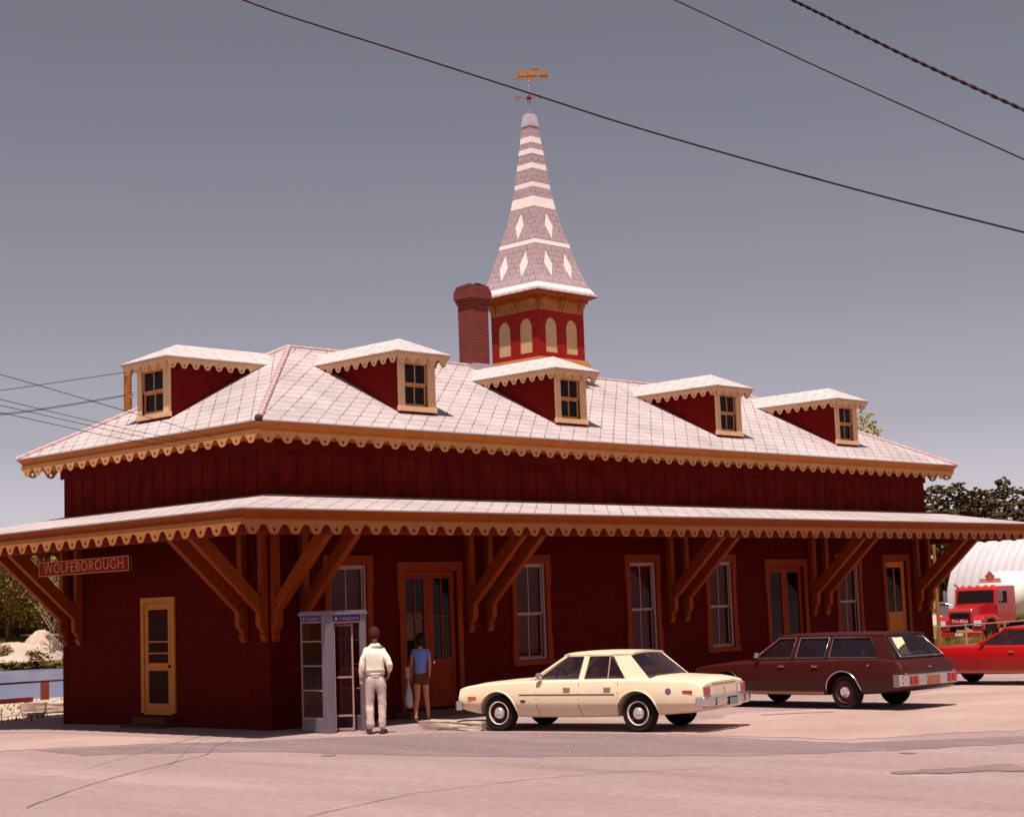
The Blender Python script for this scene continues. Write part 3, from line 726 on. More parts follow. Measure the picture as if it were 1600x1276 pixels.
def diamond(fi, u0, zc, hw, hh):
    sg = [(0, -1), (-1, 0), (0, 1), (1, 0)][fi]
    n_ = 10
    for k in range(n_):
        za, zb = zc-hh+2*hh*k/n_, zc-hh+2*hh*(k+1)/n_; wa_, wb_ = hw*(1-abs(za-zc)/hh), hw*(1-abs(zb-zc)/hh)
        P = []
        for u, z in ((u0-wa_, za), (u0+wa_, za), (u0+wb_, zb), (u0-wb_, zb)):
            s = sp_s(z)+.007; P.append((XC+u, YC-s, z) if fi == 0 else (XC-s, YC+u, z) if fi == 1 else (XC+u, YC+s, z) if fi == 2 else (XC+s, YC+u, z))
        mb.quadv(P, 1)
for fi in range(4):
    for u in (-.38, .38): diamond(fi, u*.98, 11.17, .155, .36)
    diamond(fi, 0, 12.28, .155, .36)
mb.build('spire', [M['shingle_spire'], M['slate_white']], cup, recalc=False)
mb = MB(); ring(mb, .178, 15.09, .172, 15.16); ring(mb, .172, 15.16, .12, 15.44); ring(mb, .12, 15.44, .0, 15.50); mb.build('spire_cap', M['lead'], cup)

# ---- chimney
def brickbox(mb, x0, y0, z0, x1, y1, z1, u=0):
    for P in ([(x0, y0), (x1, y0)], [(x1, y0), (x1, y1)], [(x1, y1), (x0, y1)], [(x0, y1), (x0, y0)]):
        (a, b), (c_, d_) = P; ln = math.hypot(c_-a, d_-b)
        mb.quadv([(a, b, z0), (c_, d_, z0), (c_, d_, z1), (a, b, z1)], 0, [(u, z0), (u+ln, z0), (u+ln, z1), (u, z1)]); u += ln
    mb.quadv([(x0, y0, z1), (x1, y0, z1), (x1, y1, z1), (x0, y1, z1)], 0, [(0, 0), (.5, 0), (.5, .5), (0, .5)])
    mb.quadv([(x0, y0, z0), (x1, y0, z0), (x1, y1, z0), (x0, y1, z0)], 0, [(0, 0), (.5, 0), (.5, .5), (0, .5)])
mb = MB(); hx, hy = 9.66, 3.88; brickbox(mb, hx-.275, hy-.275, 8.0, hx+.275, hy+.275, 9.98)
chim = mb.build('chimney', M['brick'], st)
mb = MB()
for s, z0, z1 in ((.30, 9.98, 10.05), (.325, 10.05, 10.12), (.35, 10.12, 10.32), (.33, 10.32, 10.39), (.305, 10.39, 10.46)): brickbox(mb, hx-s, hy-s, z0, hx+s, hy+s, z1)
rr = random.Random(3)
for k in range(16):
    a, b = rr.choice([(-.2, rr.uniform(-.2, .2)), (rr.uniform(-.2, .2), -.2), (.2, rr.uniform(-.2, .2)), (rr.uniform(-.2, .2), .2)]); brickbox(mb, hx+a-.06, hy+b-.05, 10.461, hx+a+.06, hy+b+.05, 10.461+rr.uniform(.03, .06))
mb.build('chimney_cap', M['brick'], chim)
mb = MB(); mb.box(hx-.33, hy-.37, 8.14, hx+.33, hy+.33, 8.42); mb.build('flashing', M['lead'], chim)

# ---- weather vane
mb = MB(); mb.tube([(XC, YC, 15.44), (XC, YC, 16.42)], .012, 8); mb.lathe([(0, -.04), (.035, -.02), (.035, .02), (0, .04)], (XC, YC, 15.53), n=12); mb.lathe([(0, -.05), (.03, -.03), (.04, .0), (.0, .05)], (XC, YC, 16.38), n=12)
vane = mb.build('weather_vane', M['lead'], st, smooth=50)
mb = MB(); mb.lathe([(0, -.07), (.05, -.05), (.075, 0), (.05, .05), (0, .07)], (XC, YC, 15.92), n=12)
for v in (RH, -RH, VH, -VH): mb.bar(Vector((XC, YC, 15.92)), Vector((XC, YC, 15.92))+v*.22, .014, .014)
mb.build('compass_arm', M['vane_red'], vane)
TM = Matrix((RH, Vector((0, 0, 1)), -VH)).transposed().to_4x4()
for ch, v in (('E', RH), ('W', -RH), ('N', VH), ('S', -VH)):
    T = TM.copy(); T.translation = Vector((XC, YC, 15.92)) + v*.30
    text('compass_letter', ch, .17, M['vane_red'], vane, T, .006)
# a steam engine and its tender in silhouette
mb = MB(); z0 = 16.42
fn = lambda a, b, t: Vector((XC, YC, z0)) + RH*(a+.06) + Vector((0, 0, b)) + VH*t
def sl(poly, t=.02): mb.prism(poly, fn, -t, t)
sl([(-.30, .10), (-.34, .13), (-.34, .20), (-.30, .23), (.06, .23), (.06, .10)], .035)
sl([(-.50, .02), (-.30, .09), (-.30, .04), (-.34, .02)]); sl([(-.32, .08), (.45, .08), (.45, .105), (-.32, .105)])
sl([(-.30, .22), (-.27, .22), (-.25, .34), (-.32, .34)], .03); sl([(-.16, .22), (-.11, .22), (-.11, .29), (-.16, .29)], .025); sl([(-.04, .22), (-.01, .22), (-.015, .30), (-.035, .30)])
sl([(.06, .10), (.20, .10), (.20, .29), (.06, .29)], .04); sl([(.03, .29), (.23, .29), (.23, .315), (.03, .315)], .05); sl([(.25, .09), (.47, .09), (.47, .23), (.25, .20)], .04)
sl([(-.37, .20), (-.33, .20), (-.33, .26), (-.37, .26)])
for cx_, r_ in ((-.27, .035), (-.19, .035), (-.07, .058), (.06, .058), (.29, .035), (.37, .035), (.44, .035)): sl([(cx_+r_*math.cos(t*math.pi/6), .045+r_*math.sin(t*math.pi/6)) for t in range(12)], .025)
mb.build('locomotive_figure', M['copper'], vane)
# ------------------------------------------------------------------ ground, water
def sm(a, b, x): t = max(0, min(1, (x-a)/(b-a))); return t*t*(3-2*t)
def H(x, y):
    z = -.10*sm(5, 9, y)*sm(2, -2, x) - .6*sm(24, 42, x)
    z += 1.4*sm(72, 86, x)
    sh = 22 + max(0, x-30)*1.5
    z += -2.4*sm(sh-.5, sh+3.5, y)
    z += 2.7*sm(86, 90, y) + 1.5*sm(90, 97, y) + 4.0*sm(97, 150, y)
    return z
def axis_():
    a = [-3200, -1600, -800, -400, -240, -160, -120]; x = -90
    while x < 170: a.append(x); x += 2.0 if -16 < x < 46 else 4.0
    return a + [170, 200, 260, 360, 560, 900, 1600, 3200]
xs = axis_(); ys = axis_(); v = []; f = []
for y in ys:
    for x in xs: v.append((x, y, H(x, y)))
nx = len(xs)
for j in range(len(ys)-1):
    for i in range(nx-1): f.append((j*nx+i, j*nx+i+1, (j+1)*nx+i+1, (j+1)*nx+i))
mb = MB(); mb.v, mb.f = v, f
for fc in f:
    c_ = sum((Vector(v[i]) for i in fc), Vector())/4
    land = (c_.y > 12 and c_.x < 30) or c_.y > 26 or (c_.x > 34 and c_.y > -14)
    mb.m.append(2 if (9 < c_.y < 25 and c_.x < 25) else 1 if land else 0)
tag(mb.build('ground', [M['lot'], M['grassland'], M['sand']], smooth=60, recalc=False), kind='structure')
mb = MB(); mb.quadv([(-2800, 20, -1.0), (2800, 20, -1.0), (2800, 91, -1.0), (-2800, 91, -1.0)]); tag(mb.build('lake_water', M['water'], recalc=False), kind='structure')
def sheet(name, pix, mat, h, kind='structure', rough=0, sub=5):
    pts = [onz(x, y) for x, y in pix]; out = []; rr = random.Random(len(pix))
    for i, p in enumerate(pts):
        q = pts[(i+1) % len(pts)]
        for k in range(sub):
            t = k/sub; r_ = p.lerp(q, t); out.append((r_.x+rr.uniform(-rough, rough), r_.y+rr.uniform(-rough, rough), h))
    mb = MB(); mb.quadv(out); return tag(mb.build(name, M[mat], recalc=False), kind=kind)
sheet('asphalt_apron', [(60, 1172), (250, 1163), (430, 1156), (560, 1150), (740, 1143), (1000, 1146), (1130, 1152), (1330, 1160), (1640, 1148), (1640, 1158), (1400, 1172), (1180, 1180), (960, 1181), (700, 1181), (420, 1174), (250, 1176), (130, 1180)], 'apron', .004, rough=.08, sub=8)
sheet('sandy_strip', [(1110, 1149), (1040, 1147), (1080, 1132), (1150, 1114), (1330, 1105), (1500, 1070), (1660, 1056), (1660, 1138), (1500, 1145), (1330, 1155)], 'sandy', .005, rough=.12, sub=8)
sheet('pale_patch', [(-40, 1148), (60, 1146), (240, 1152), (400, 1158), (240, 1162), (60, 1170), (-60, 1176)], 'sandy', .006, rough=.05, sub=8)
def ribbon(name, pix, w, mat, h=.009, kind='structure'):
    pts = [onz(*p) for p in pix]; mb = MB(); rr = random.Random(5); fine = []
    for p, q in zip(pts, pts[1:]):
        for k in range(6): fine.append(p.lerp(q, k/6))
    fine.append(pts[-1]); prev = None
    for i, p in enumerate(fine):
        d = (fine[min(i+1, len(fine)-1)]-fine[max(0, i-1)]).normalized(); n = Vector((-d.y, d.x, 0)); ww = (w[0]+(w[1]-w[0])*i/len(fine))*rr.uniform(.6, 1.2)/2; o_ = n*rr.uniform(-.02, .02)
        a, b = p+n*ww+o_, p-n*ww+o_; a.z = b.z = h
        if prev: mb.quadv([prev[0], a, b, prev[1]])
        prev = (a, b)
    return tag(mb.build(name, M[mat], recalc=False), kind=kind)
ribbon('tar_seam', [(362, 1156), (335, 1166), (325, 1178), (200, 1208), (120, 1232), (40, 1262)], (.03, .022), 'tar')
ribbon('tar_seam', [(480, 1276), (640, 1240), (820, 1218), (960, 1206), (1110, 1200)], (.02, .028), 'tar')
ribbon('painted_shadow_streak', [(1395, 1208), (1480, 1204), (1600, 1198)], (.25, 1.0), 'streak')  # shadow cast from out of view, painted on the lot as a dark ribbon
ribbon('oil_stain', [(1190, 1117), (1230, 1115), (1300, 1112)], (.3, .25), 'streak', .0085)
ribbon('oil_stain', [(505, 1180), (522, 1180)], (.25, .2), 'tar', .0085)
ribbon('oil_stain', [(1412, 1177), (1425, 1176)], (.25, .2), 'streak', .0085)

# loose stones on the lot
rr = random.Random(77); mb = MB()
areas = [((640, 1150), (1120, 1150), 90, .5), ((1090, 1120), (1560, 1085), 200, 1.3), ((30, 1150), (420, 1158), 50, .5), ((420, 1180), (1560, 1172), 130, 1.2), ((100, 1230), (1500, 1225), 160, 2.5)]
for (a, b, n, sp_) in areas:
    A_, B_ = onz(*a), onz(*b)
    for i in range(n):
        p = A_.lerp(B_, rr.random()) + Vector((rr.gauss(0, sp_)*.5, rr.gauss(0, sp_)*.5, 0)); s = rr.uniform(.006, .02)
        q = [Vector((p.x+s*rr.uniform(.7, 1.3)*math.cos(t*math.pi/2.5+i), p.y+s*rr.uniform(.7, 1.3)*math.sin(t*math.pi/2.5+i), .004)) for t in range(5)]; top = Vector((p.x, p.y, .006+s*.8))
        for k in range(5): mb.quadv([q[k], q[(k+1) % 5], top])
tag(mb.build('gravel', M['sandy']), 'loose pale gravel scattered over the asphalt lot', kind='stuff')
# ------------------------------------------------------------------ cars
def interp(tab, x):
    """tab rows (x, a, b, ...); smooth interpolation"""
    if x <= tab[0][0]: return tab[0][1:]
    for i in range(len(tab)-1):
        if tab[i][0] <= x <= tab[i+1][0]:
            t = (x-tab[i][0])/(tab[i+1][0]-tab[i][0]); out = []
            for k in range(1, len(tab[0])):
                p1, p2 = tab[i][k], tab[i+1][k]; p0 = tab[i-1][k] if i > 0 else p1; p3 = tab[i+2][k] if i+2 < len(tab) else p2
                out.append(.5*((2*p1)+(-p0+p2)*t+(2*p0-5*p1+4*p2-p3)*t*t+(-p0+3*p1-3*p2+p3)*t**3) if False else p1+(p2-p1)*(t*t*(3-2*t)*.5+t*.5))
            return out
    return tab[-1][1:]

def car(name, label, group, loc, heading, S):
    root = empty(name, (loc[0], loc[1], 0), R(heading)); tag(root, label, 'car', group)
    P = S['paint']; st_ = S['stations']; n = 34
    # body shell (x forward, y left, z up; origin under the rear axle)
    X = sorted({round(st_[0][0]+(st_[-1][0]-st_[0][0])*i/n, 3) for i in range(n+1)} | {r_[0] for r_ in st_})
    mb = MB(); rings = []
    zc = S['crease']
    for x in X:
        w, zb, zs, zt = interp(st_, x)
        half = [(0, zb), (w*.55, zb), (w*.86, zb), (w*.925, zb+.03), (w*.995, zc), (w, zc+.03), (w*1.0, zc+.14), (w*.985, zs-.13), (w*.95, zs-.03), (w*.905, zs), (w*.84, zs+.008), (w*.5, zt-.006), (0, zt)]
        if zs-zb < .3: half = [(a, min(z, zs)) for a, z in half]
        full = half + [(-a, z) for a, z in reversed(half[1:-1])]
        b = len(mb.v); mb.v += [(x, a, z) for a, z in full]; rings.append((b, len(full)))
    for (a, k), (b, _) in zip(rings, rings[1:]):
        for i in range(k): mb.f.append((a+i, a+(i+1) % k, b+(i+1) % k, b+i)); mb.m.append(0)
    a, k = rings[0]; mb.f.append(tuple(a+i for i in range(k))); mb.m.append(0)
    a, k = rings[-1]; mb.f.append(tuple(a+i for i in reversed(range(k)))); mb.m.append(0)
    body = mb.build('tmp', [P, M['dark']])
    wr = S['wheel_r']; wb = S['wheelbase']; tr = S['track']/2
    for ax in (0, wb):
        for s in (-1, 1):
            c_ = MB(); ar = wr+S.get('arch', .055)
            c_.cyl((ax, s*(tr-.24), wr-.015), (ax, s*(tr+.6), wr-.015), ar, 32, 1); co = c_.build('cut', [P, M['dark']])
            co.hide_render = True
            md = body.modifiers.new('b', 'BOOLEAN'); md.object = co; md.operation = 'DIFFERENCE'; md.solver = 'EXACT'
            body['_c'] = 1
    cutters = [m_.object for m_ in body.modifiers]
    body = evaluated(body, 'body', [P, M['dark']], root, 32)
    for c_ in cutters: bpy.data.objects.remove(c_)
    if '_c' in body: del body['_c']
    # greenhouse
    yb, yr, zb, zr = S['belt_y'], S['roof_y'], S['belt_z'], S['roof_z']
    def sp(x, t, d=0, s=1): return Vector((x, s*(yb+(yr-yb)*t - d), zb+(zr-zb)*t - .25*d))
    def panel(mb, poly, d0=0, d1=.035):
        for s in (-1, 1): mb.prism(poly, lambda u, v, t, s=s: sp(u, v, t, s), d0, d1)
    w0, w1, r1, r0_ = S['ws0'], S['ws1'], S['rg1'], S['rg0']
    mb = MB(); T0 = -.04
    for poly in S['pillars']: panel(mb, poly)
    # roof slab with crown and front/rear headers
    nx_ = 10; rows = []
    for i in range(nx_+1):
        x = r1-.06+(w1+.07-r1+.06)*i/nx_; t = i/nx_; crown = .05*math.sin(math.pi*(.12+.78*t))**.6
        row = []
        for k in range(9):
            u = -1+k/4; row.append((x, u*(yr+.012), zr-.01+crown*(1-u*u)+.018*(1-u**8)))
        rows.append(row)
    b = len(mb.v)
    for row in rows: mb.v += row
    for i in range(nx_):
        for k in range(8): mb.f.append((b+i*9+k, b+i*9+k+1, b+(i+1)*9+k+1, b+(i+1)*9+k)); mb.m.append(0)
    b2 = len(mb.v)
    for row in rows: mb.v += [(x, y*.985, z-.035) for x, y, z in row]
    for i in range(nx_):
        for k in range(8): mb.f.append((b2+i*9+k, b2+(i+1)*9+k, b2+(i+1)*9+k+1, b2+i*9+k+1)); mb.m.append(0)
    for i in range(nx_):
        for k in (0, 8): mb.f.append((b+i*9+k, b+(i+1)*9+k, b2+(i+1)*9+k, b2+i*9+k)); mb.m.append(0)
    for k in range(8):
        for i in (0, nx_): mb.f.append((b+i*9+k, b+i*9+k+1, b2+i*9+k+1, b2+i*9+k)); mb.m.append(0)
    mb.build('roof', P, root, smooth=40)
    # glass
    def glazed(nm, x0, x1, bow, t0=0., t1=1., inset=.03):
        mb = MB(); K = 10; J = 4; g = []
        for j in range(J+1):
            t = t0+(t1-t0)*j/J; x = x0+(x1-x0)*t; y_ = yb+(yr-yb)*t-inset; z = zb+(zr-zb)*t
            for k in range(K+1): u = -1+2*k/K; g.append((x+bow*(1-u*u), u*y_, z))
        mb.v = g
        for j in range(J):
            for k in range(K): a = j*(K+1)+k; mb.f.append((a, a+1, a+K+2, a+K+1)); mb.m.append(0)
        return mb.build(nm, M['car_glass'], root, smooth=60)
    glazed('windshield', w0, w1, .07); rg = glazed('rear_window', r0_, r1, -.06)
    for poly in S['windows']:
        for s in (-1, 1):
            mb = MB(); mb.quadv([sp(u, v, .02, s) for u, v in poly]); mb.build('side_window', M['car_glass'], root, recalc=False)
    if S.get('chrome_windows'):
        for poly in S['windows']:
            for s in (-1, 1):
                mb = MB(); q = [sp(u, v, -.004, s) for u, v in poly]
                mb.tube(q+[q[0]], .007 if S['chrome_windows'] == 1 else .009, 6); mb.build('window_trim', M['chrome'], root, smooth=60)
    if S.get('rear_trim'):
        mb = MB(); q = [(r0_-.075, yb*.86, zb+.03), (r0_-.075, -yb*.86, zb+.03), (r1-.075, -yr*.86, zr-.06), (r1-.075, yr*.86, zr-.06)]
        mb.tube([*q, q[0]], .009, 6); mb.build('window_trim', M['chrome'], rg, smooth=60)
    # cabin floor and seats
    mb = MB(); mb.box(r0_+.1, -yb+.06, zb+.004, w0-.1, yb-.06, zb+.012); mb.build('cabin_trim', M['seat_dark'], root)
    for sx in S['seats']:
        mb = MB()
        for s in (-1, 1):
            mb.prism([(-.05, -.02), (.10, -.02), (.04, .18), (-.08, .19), (-.11, .1)], lambda u, v, t, s=s: Vector((sx+u, t, zb+.02+v)), s*.06 if s > 0 else -.60, .60 if s > 0 else -.06)
        mb.build('seat', M[S['seat_mat']], root, bevel=.015)
    mb = MB(); pts = [(w0-.42+.06*math.cos(t*math.pi/8)*0, .34+.17*math.cos(t*math.pi/8), zb+.02+.17*math.sin(t*math.pi/8)) for t in range(9)]; mb.tube(pts, .014, 6); mb.build('steering_wheel', M['dark'], root)
    # doors: seams, handles, mouldings
    wfun = lambda x: interp(st_, x)
    def sidept(x, z, d=.004, s=1):
        w, zb_, zs, zt = wfun(x)
        if z > zs-.03: y = w*.95
        elif z > zs-.13: y = w*(.985-(z-(zs-.13))/.10*.035)
        elif z > zc+.03: y = w*1.0 - w*.015*max(0, (z-zc-.14)/max(.01, zs-.13-zc-.14))
        else: y = w*(.925+.07*(z-zb_-.03)/max(.01, zc-zb_-.03))
        return Vector((x, s*(y+d), z))
    def sideband(nm, mat, xs0, xs1, za, zb2, d=.006, parent=root, steps=14, thick=.012):
        for s in (-1, 1):
            mb = MB()
            for i in range(steps):
                x0, x1 = xs0+(xs1-xs0)*i/steps, xs0+(xs1-xs0)*(i+1)/steps
                o4 = [sidept(x0, za, d, s), sidept(x1, za, d, s), sidept(x1, zb2, d, s), sidept(x0, zb2, d, s)]; i4 = [p-Vector((0, s*thick, 0)) for p in o4]
                b = len(mb.v); mb.v += o4+i4
                for f in ((0,1,2,3),(0,4,5,1),(3,2,6,7)): mb.f.append(tuple(b+q for q in f)); mb.m.append(0)
                if i == 0: mb.f.append((b, b+3, b+7, b+4)); mb.m.append(0)
                if i == steps-1: mb.f.append((b+1, b+5, b+6, b+2)); mb.m.append(0)
            mb.build(nm, mat, parent)
    for x, zlo in S['seams']:
        for s in (-1, 1):
            mb = MB(); zz = [zlo, zc-.08, zc, zc+.1, zc+.2, zb-.1, zb-.04]
            q = [sidept(x+(S.get('seam_lean', 0) if z < zc else 0)*(zc-z), z, .0008, s) for z in zz]
            for a, b in zip(q, q[1:]): mb.quadv([a-Vector((.005,0,0)), a+Vector((.005,0,0)), b+Vector((.005,0,0)), b-Vector((.005,0,0))])
            mb.build('door_seam', M['dark'], root, recalc=False)
    if S.get('moulding'): sideband('side_moulding', M['seat_dark'] if S.get('mould_dark') else M['chrome'], *S['moulding'])
    if S.get('sill_trim'): sideband('sill_trim', M['sill'], *S['sill_trim'])
    for x in S['handles']:
        for s in (-1, 1):
            mb = MB(); p = sidept(x, zb-.14, 0, s); mb.box(p.x-.07, min(p.y, p.y+s*.03), p.z-.016, p.x+.07, max(p.y, p.y+s*.03), p.z+.016); mb.build('door_handle', M['chrome'], root, bevel=.006)
    for s in (-1, 1) if S.get('both_mirrors') else (1,):
        mb = MB(); p = sp(w0-.28, 0, -.03, s); mb.lathe([(0, -.07), (.05, -.05), (.06, .0), (.055, .03), (0, .035)], (p.x, p.y+s*.08, p.z+.07), axis='x', n=12); mb.bar(p, p+Vector((0, s*.07, .05)), .02, .02); mb.build('side_mirror', M[S.get('mirror_mat', 'chrome')], root, smooth=50)
    for z_, x_, mt in S.get('markers', ()):
        for s in (-1, 1):
            mb = MB(); p = sidept(x_, z_, 0, s); mb.box(p.x-.09, p.y-.012, p.z-.025, p.x+.09, p.y+.012, p.z+.025); mb.build('side_marker', M[mt], root, bevel=.004)
    # wheel arch lips
    for ax in (0, wb):
        for s in (-1, 1):
            mb = MB(); ar = wr+S.get('arch', .055)+.006; q = []
            for t in range(17):
                a_ = math.radians(8+164*t/16); x = ax+ar*math.cos(a_); z = wr-.015+ar*math.sin(a_)
                if z < interp(st_, x)[1]: continue
                q.append(sidept(x, z, .003, s))
            mb.tube(q, S.get('lip', .014), 6); mb.build('wheel_arch_lip', M['chrome'] if S.get('chrome_arch') and ax == 0 else P, root, smooth=60)
    # bumpers: wrapped bars
    for nm, bx, bz0, bz1, bw, dirn in S['bumpers']:
        mb = MB(); pl = []
        for u in [-1, -.985, -.93, -.8, -.4, 0, .4, .8, .93, .985, 1]:
            xo = 0 if abs(u) < .81 else (.02 if abs(u) < .94 else (.06 if abs(u) < .99 else .18)); pl.append((bx-dirn*(xo+.03*u*u), u*bw))
        h_ = bz1-bz0; prof_ = [(0, bz0), (.035, bz0+.02), (.05, bz0+h_*.5), (.04, bz1-.02), (0, bz1), (-.05, bz1), (-.05, bz0)]
        b = len(mb.v); K = len(prof_)
        for (x, y) in pl:
            for (d_, z) in prof_: mb.v.append((x+dirn*d_ if abs(y) < bw*.98 else x, y + (0 if abs(y) < bw*.98 else math.copysign(d_*.8, y)), z))
        for i in range(len(pl)-1):
            for k in range(K): mb.f.append((b+i*K+k, b+i*K+(k+1) % K, b+(i+1)*K+(k+1) % K, b+(i+1)*K+k)); mb.m.append(0)
        for i in (0, len(pl)-1): mb.f.append(tuple(b+i*K+k for k in range(K))); mb.m.append(0)
        bp = mb.build(nm, M['chrome'], root, smooth=35)
        if nm == 'rear_bumper':
            S['bumper_detail'](bp, bx, bz0, bz1, bw, dirn)
    S['details'](root, S, sidept, sp)
    # wheels
    for wi_, (ax, s) in enumerate(((0, 1), (wb, 1), (0, -1), (wb, -1))):
        if wi_ == 0:
            mb = MB(); tw = .19
            mb.lathe([(wr*.60, -tw/2+.02), (wr*.66, -tw/2), (wr*.9, -tw/2-.004), (wr*.975, -tw/2+.025), (wr, -tw/2+.05), (wr, tw/2-.05), (wr*.975, tw/2-.025), (wr*.9, tw/2+.004), (wr*.66, tw/2), (wr*.60, tw/2-.02), (wr*.58, 0), (wr*.60, -tw/2+.02)], axis='y', n=40)
            wh = mb.build('wheel', M['black_rubber'], root, smooth=50)
            for nm_, pr_, mt_ in S['rim']:
                mb = MB(); mb.lathe([(r_*wr, h_) for r_, h_ in pr_], axis='y', n=36); mb.build(nm_, M[mt_], wh, smooth=45)
            proto = wh
        else: wh = copy_tree(proto, root)
        wh.location = (ax, s*(tr-.02), wr); wh.rotation_euler = (0, 0, 0 if s > 0 else math.pi)
    mb = MB(); mb.box(-.55, -.6, .30, wb+.5, .6, S['stations'][3][2]+.01); mb.cyl((0, -.7, wr), (0, .7, wr), .05, 10); mb.cyl((wb, -.7, wr), (wb, .7, wr), .05, 10); mb.build('underbody', M['dark'], root)
    return root

M['sill'] = paint('tan_sill_trim', (.42, .19, .10), .4, .1)
M['dark_wheel'] = paint('dark_wheel_steel', (.05, .015, .015), .5, .1)
M['brown_wheel'] = paint('brown_wheel_steel', (.10, .03, .028), .5, .1)
M['trim_ring'] = paint('trim_ring', (.72, .55, .48), .35, .08)
rim_sedan = [('rim', [(.60, .075), (.56, .05), (.45, .03), (.30, .05), (.0, .05)], 'dark_wheel'), ('trim_ring', [(.655, .098), (.65, .108), (.61, .112), (.585, .10), (.58, .08)], 'trim_ring'), ('hubcap', [(.33, .05), (.325, .085), (.26, .118), (.12, .135), (0, .14)], 'hub')]
rim_wagon = [('rim', [(.62, .085), (.56, .06), (.45, .045), (.30, .07), (.0, .07)], 'brown_wheel'), ('trim_ring', [(.64, .098), (.635, .104), (.62, .106), (.60, .10), (.59, .08)], 'brown_wheel'), ('hubcap', [(.34, .07), (.33, .09), (.27, .11), (.24, .10), (.13, .10), (.11, .125), (0, .13)], 'hub')]

def lampbox(nm, parent, x, y0, y1, z0, z1, lens, dirn=-1, frame='chrome'):
    mb = MB(); mb.box(min(x, x+dirn*.03), y0, z0, max(x, x+dirn*.03), y1, z1); o = mb.build(nm, M[frame], parent, bevel=.008)
    mb = MB(); mb.box(min(x+dirn*.02, x+dirn*.042), y0+.02, z0+.02, max(x+dirn*.02, x+dirn*.042), y1-.02, z1-.02); mb.build('lens', M[lens], o, bevel=.006)
    return o

def sedan_bumper(bp, bx, z0, z1, bw, dirn):
    mb = MB(); mb.box(bx-.062, -.17, z0+.015, bx-.045, .17, z1-.03); pl = mb.build('licence_recess', M['dark'], bp)
    mb = MB(); mb.box(bx-.075, -.15, z0+.02, bx-.064, .15, z0+.13); mb.build('licence_plate', paint('grey_green_plate', (.22, .26, .26), .5, .2, 30), bp)
    for s in (-1, 1):
        mb = MB(); mb.box(bx-.066, s*.58-.05, z0+.02, bx-.04, s*.58+.05, z1-.02); mb.build('overrider', M['chrome'], bp, bevel=.012)
def sedan_details(root, S, sidept, sp):
    for s in (-1, 1):
        y0, y1 = (.50, .83) if s > 0 else (-.83, -.50)
        tl = lampbox('taillight', root, -1.235, y0, y1, .595, .775, 'red_lens')
        ya, yb_ = (.52, .60) if s > 0 else (-.60, -.52)
        mb = MB(); mb.box(-1.282, ya, .615, -1.27, yb_, .755); mb.build('reversing_lamp', M['lamp_lens'], tl)
        y0, y1 = (.47, .74) if s > 0 else (-.74, -.47)
        lampbox('headlight', root, 3.72, y0, y1, .54, .71, 'lamp_lens', 1)
    mb = MB()
    for k in range(7): mb.box(3.73, -.44, .54+k*.025, 3.752, .44, .552+k*.025)
    mb.build('grille', M['chrome'], root)
    mb = MB(); mb.box(-1.255, -.47, .795, -1.245, .47, .803); mb.build('trunk_seam', M['dark'], root)
    for s in (1, -1):
        p = sidept(-.62, .70, 0, s); mb = MB(); mb.lathe([(.058, 0), (.055, .008*s), (.0, .012*s)], (p.x, p.y, p.z), axis='y', n=20); mb.build('side_emblem', M['steel'], root, smooth=50)
    mb = MB(); p = sidept(2.3, .54, .002, 1); mb.box(p.x-.05, p.y-.004, p.z-.02, p.x+.05, p.y+.004, p.z+.02); mb.build('fender_badge', M['seat_dark'], root)
    mb = MB(); mb.box(-1.268, .0-.02, .70, -1.24, .02, .74); mb.build('trunk_lock', M['chrome'], root)
    T = Matrix(((0, 0, 0, -.0), (0, 0, 0, 0), (0, 0, 0, 0), (0, 0, 0, 1)))
    # quarter window divider
    mb = MB()
    for s in (-1, 1): mb.bar(sp(.60, .02, -.002, s), sp(.62, .96, -.002, s), .022, .012, (0, 1, 0))
    mb.build('window_divider', M['sash'], root)
car('parked_sedan', 'cream four-door sedan with orange side markers parked nose-in beside the pale kerb slab', 'cars parked at the station', (2.90, -7.47), 102.5, dict(
    paint=M['car_cream'], crease=.48, wheelbase=2.86, track=1.56, wheel_r=.325, arch=.075, belt_y=.80, roof_y=.62, belt_z=.905, roof_z=1.345,
    stations=[(-1.25, .84, .40, .80, .845), (-1.2, .87, .37, .835, .89), (-1.0, .90, .33, .875, .925), (-.3, .92, .29, .905, .955), (.2, .925, .27, .915, .965), (1.3, .925, .25, .905, .95), (2.1, .925, .25, .895, .945), (2.86, .915, .27, .865, .905), (3.35, .89, .31, .825, .865), (3.62, .87, .36, .79, .82), (3.74, .84, .40, .755, .765), (3.76, .82, .43, .73, .735)],
    ws0=2.24, ws1=1.50, rg1=.28, rg0=-.22, seats=(1.0, .1), seat_mat='seat_tan',
    pillars=[[(2.24, -.05), (2.12, -.05), (1.42, 1), (1.50, 1.02)], [(1.20, -.05), (1.09, -.05), (1.04, 1), (1.14, 1)], [(.24, -.05), (-.24, -.05), (.26, 1), (.58, 1)], [(2.2, -.06), (-.22, -.06), (-.22, .02), (2.2, .02)], [(1.53, .93), (.24, .93), (.24, 1.02), (1.53, 1.02)]],
    windows=[[(2.12, .03), (1.21, .03), (1.15, .92), (1.48, .92)], [(1.08, .03), (.24, .03), (.60, .92), (1.03, .92)]],
    chrome_windows=1, seams=[(2.02, .28), (1.15, .28), (.36, .62)], seam_lean=-.25, moulding=(.42, 2.38, .645, .662), mould_dark=True, handles=(1.38, .56),
    markers=[(.60, 3.42, 'orange_lens'), (.69, -.98, 'red_lens')],
    bumpers=[('rear_bumper', -1.36, .42, .60, .90, -1), ('front_bumper', 3.84, .38, .54, .88, 1)], bumper_detail=sedan_bumper, details=sedan_details, rim=rim_sedan))

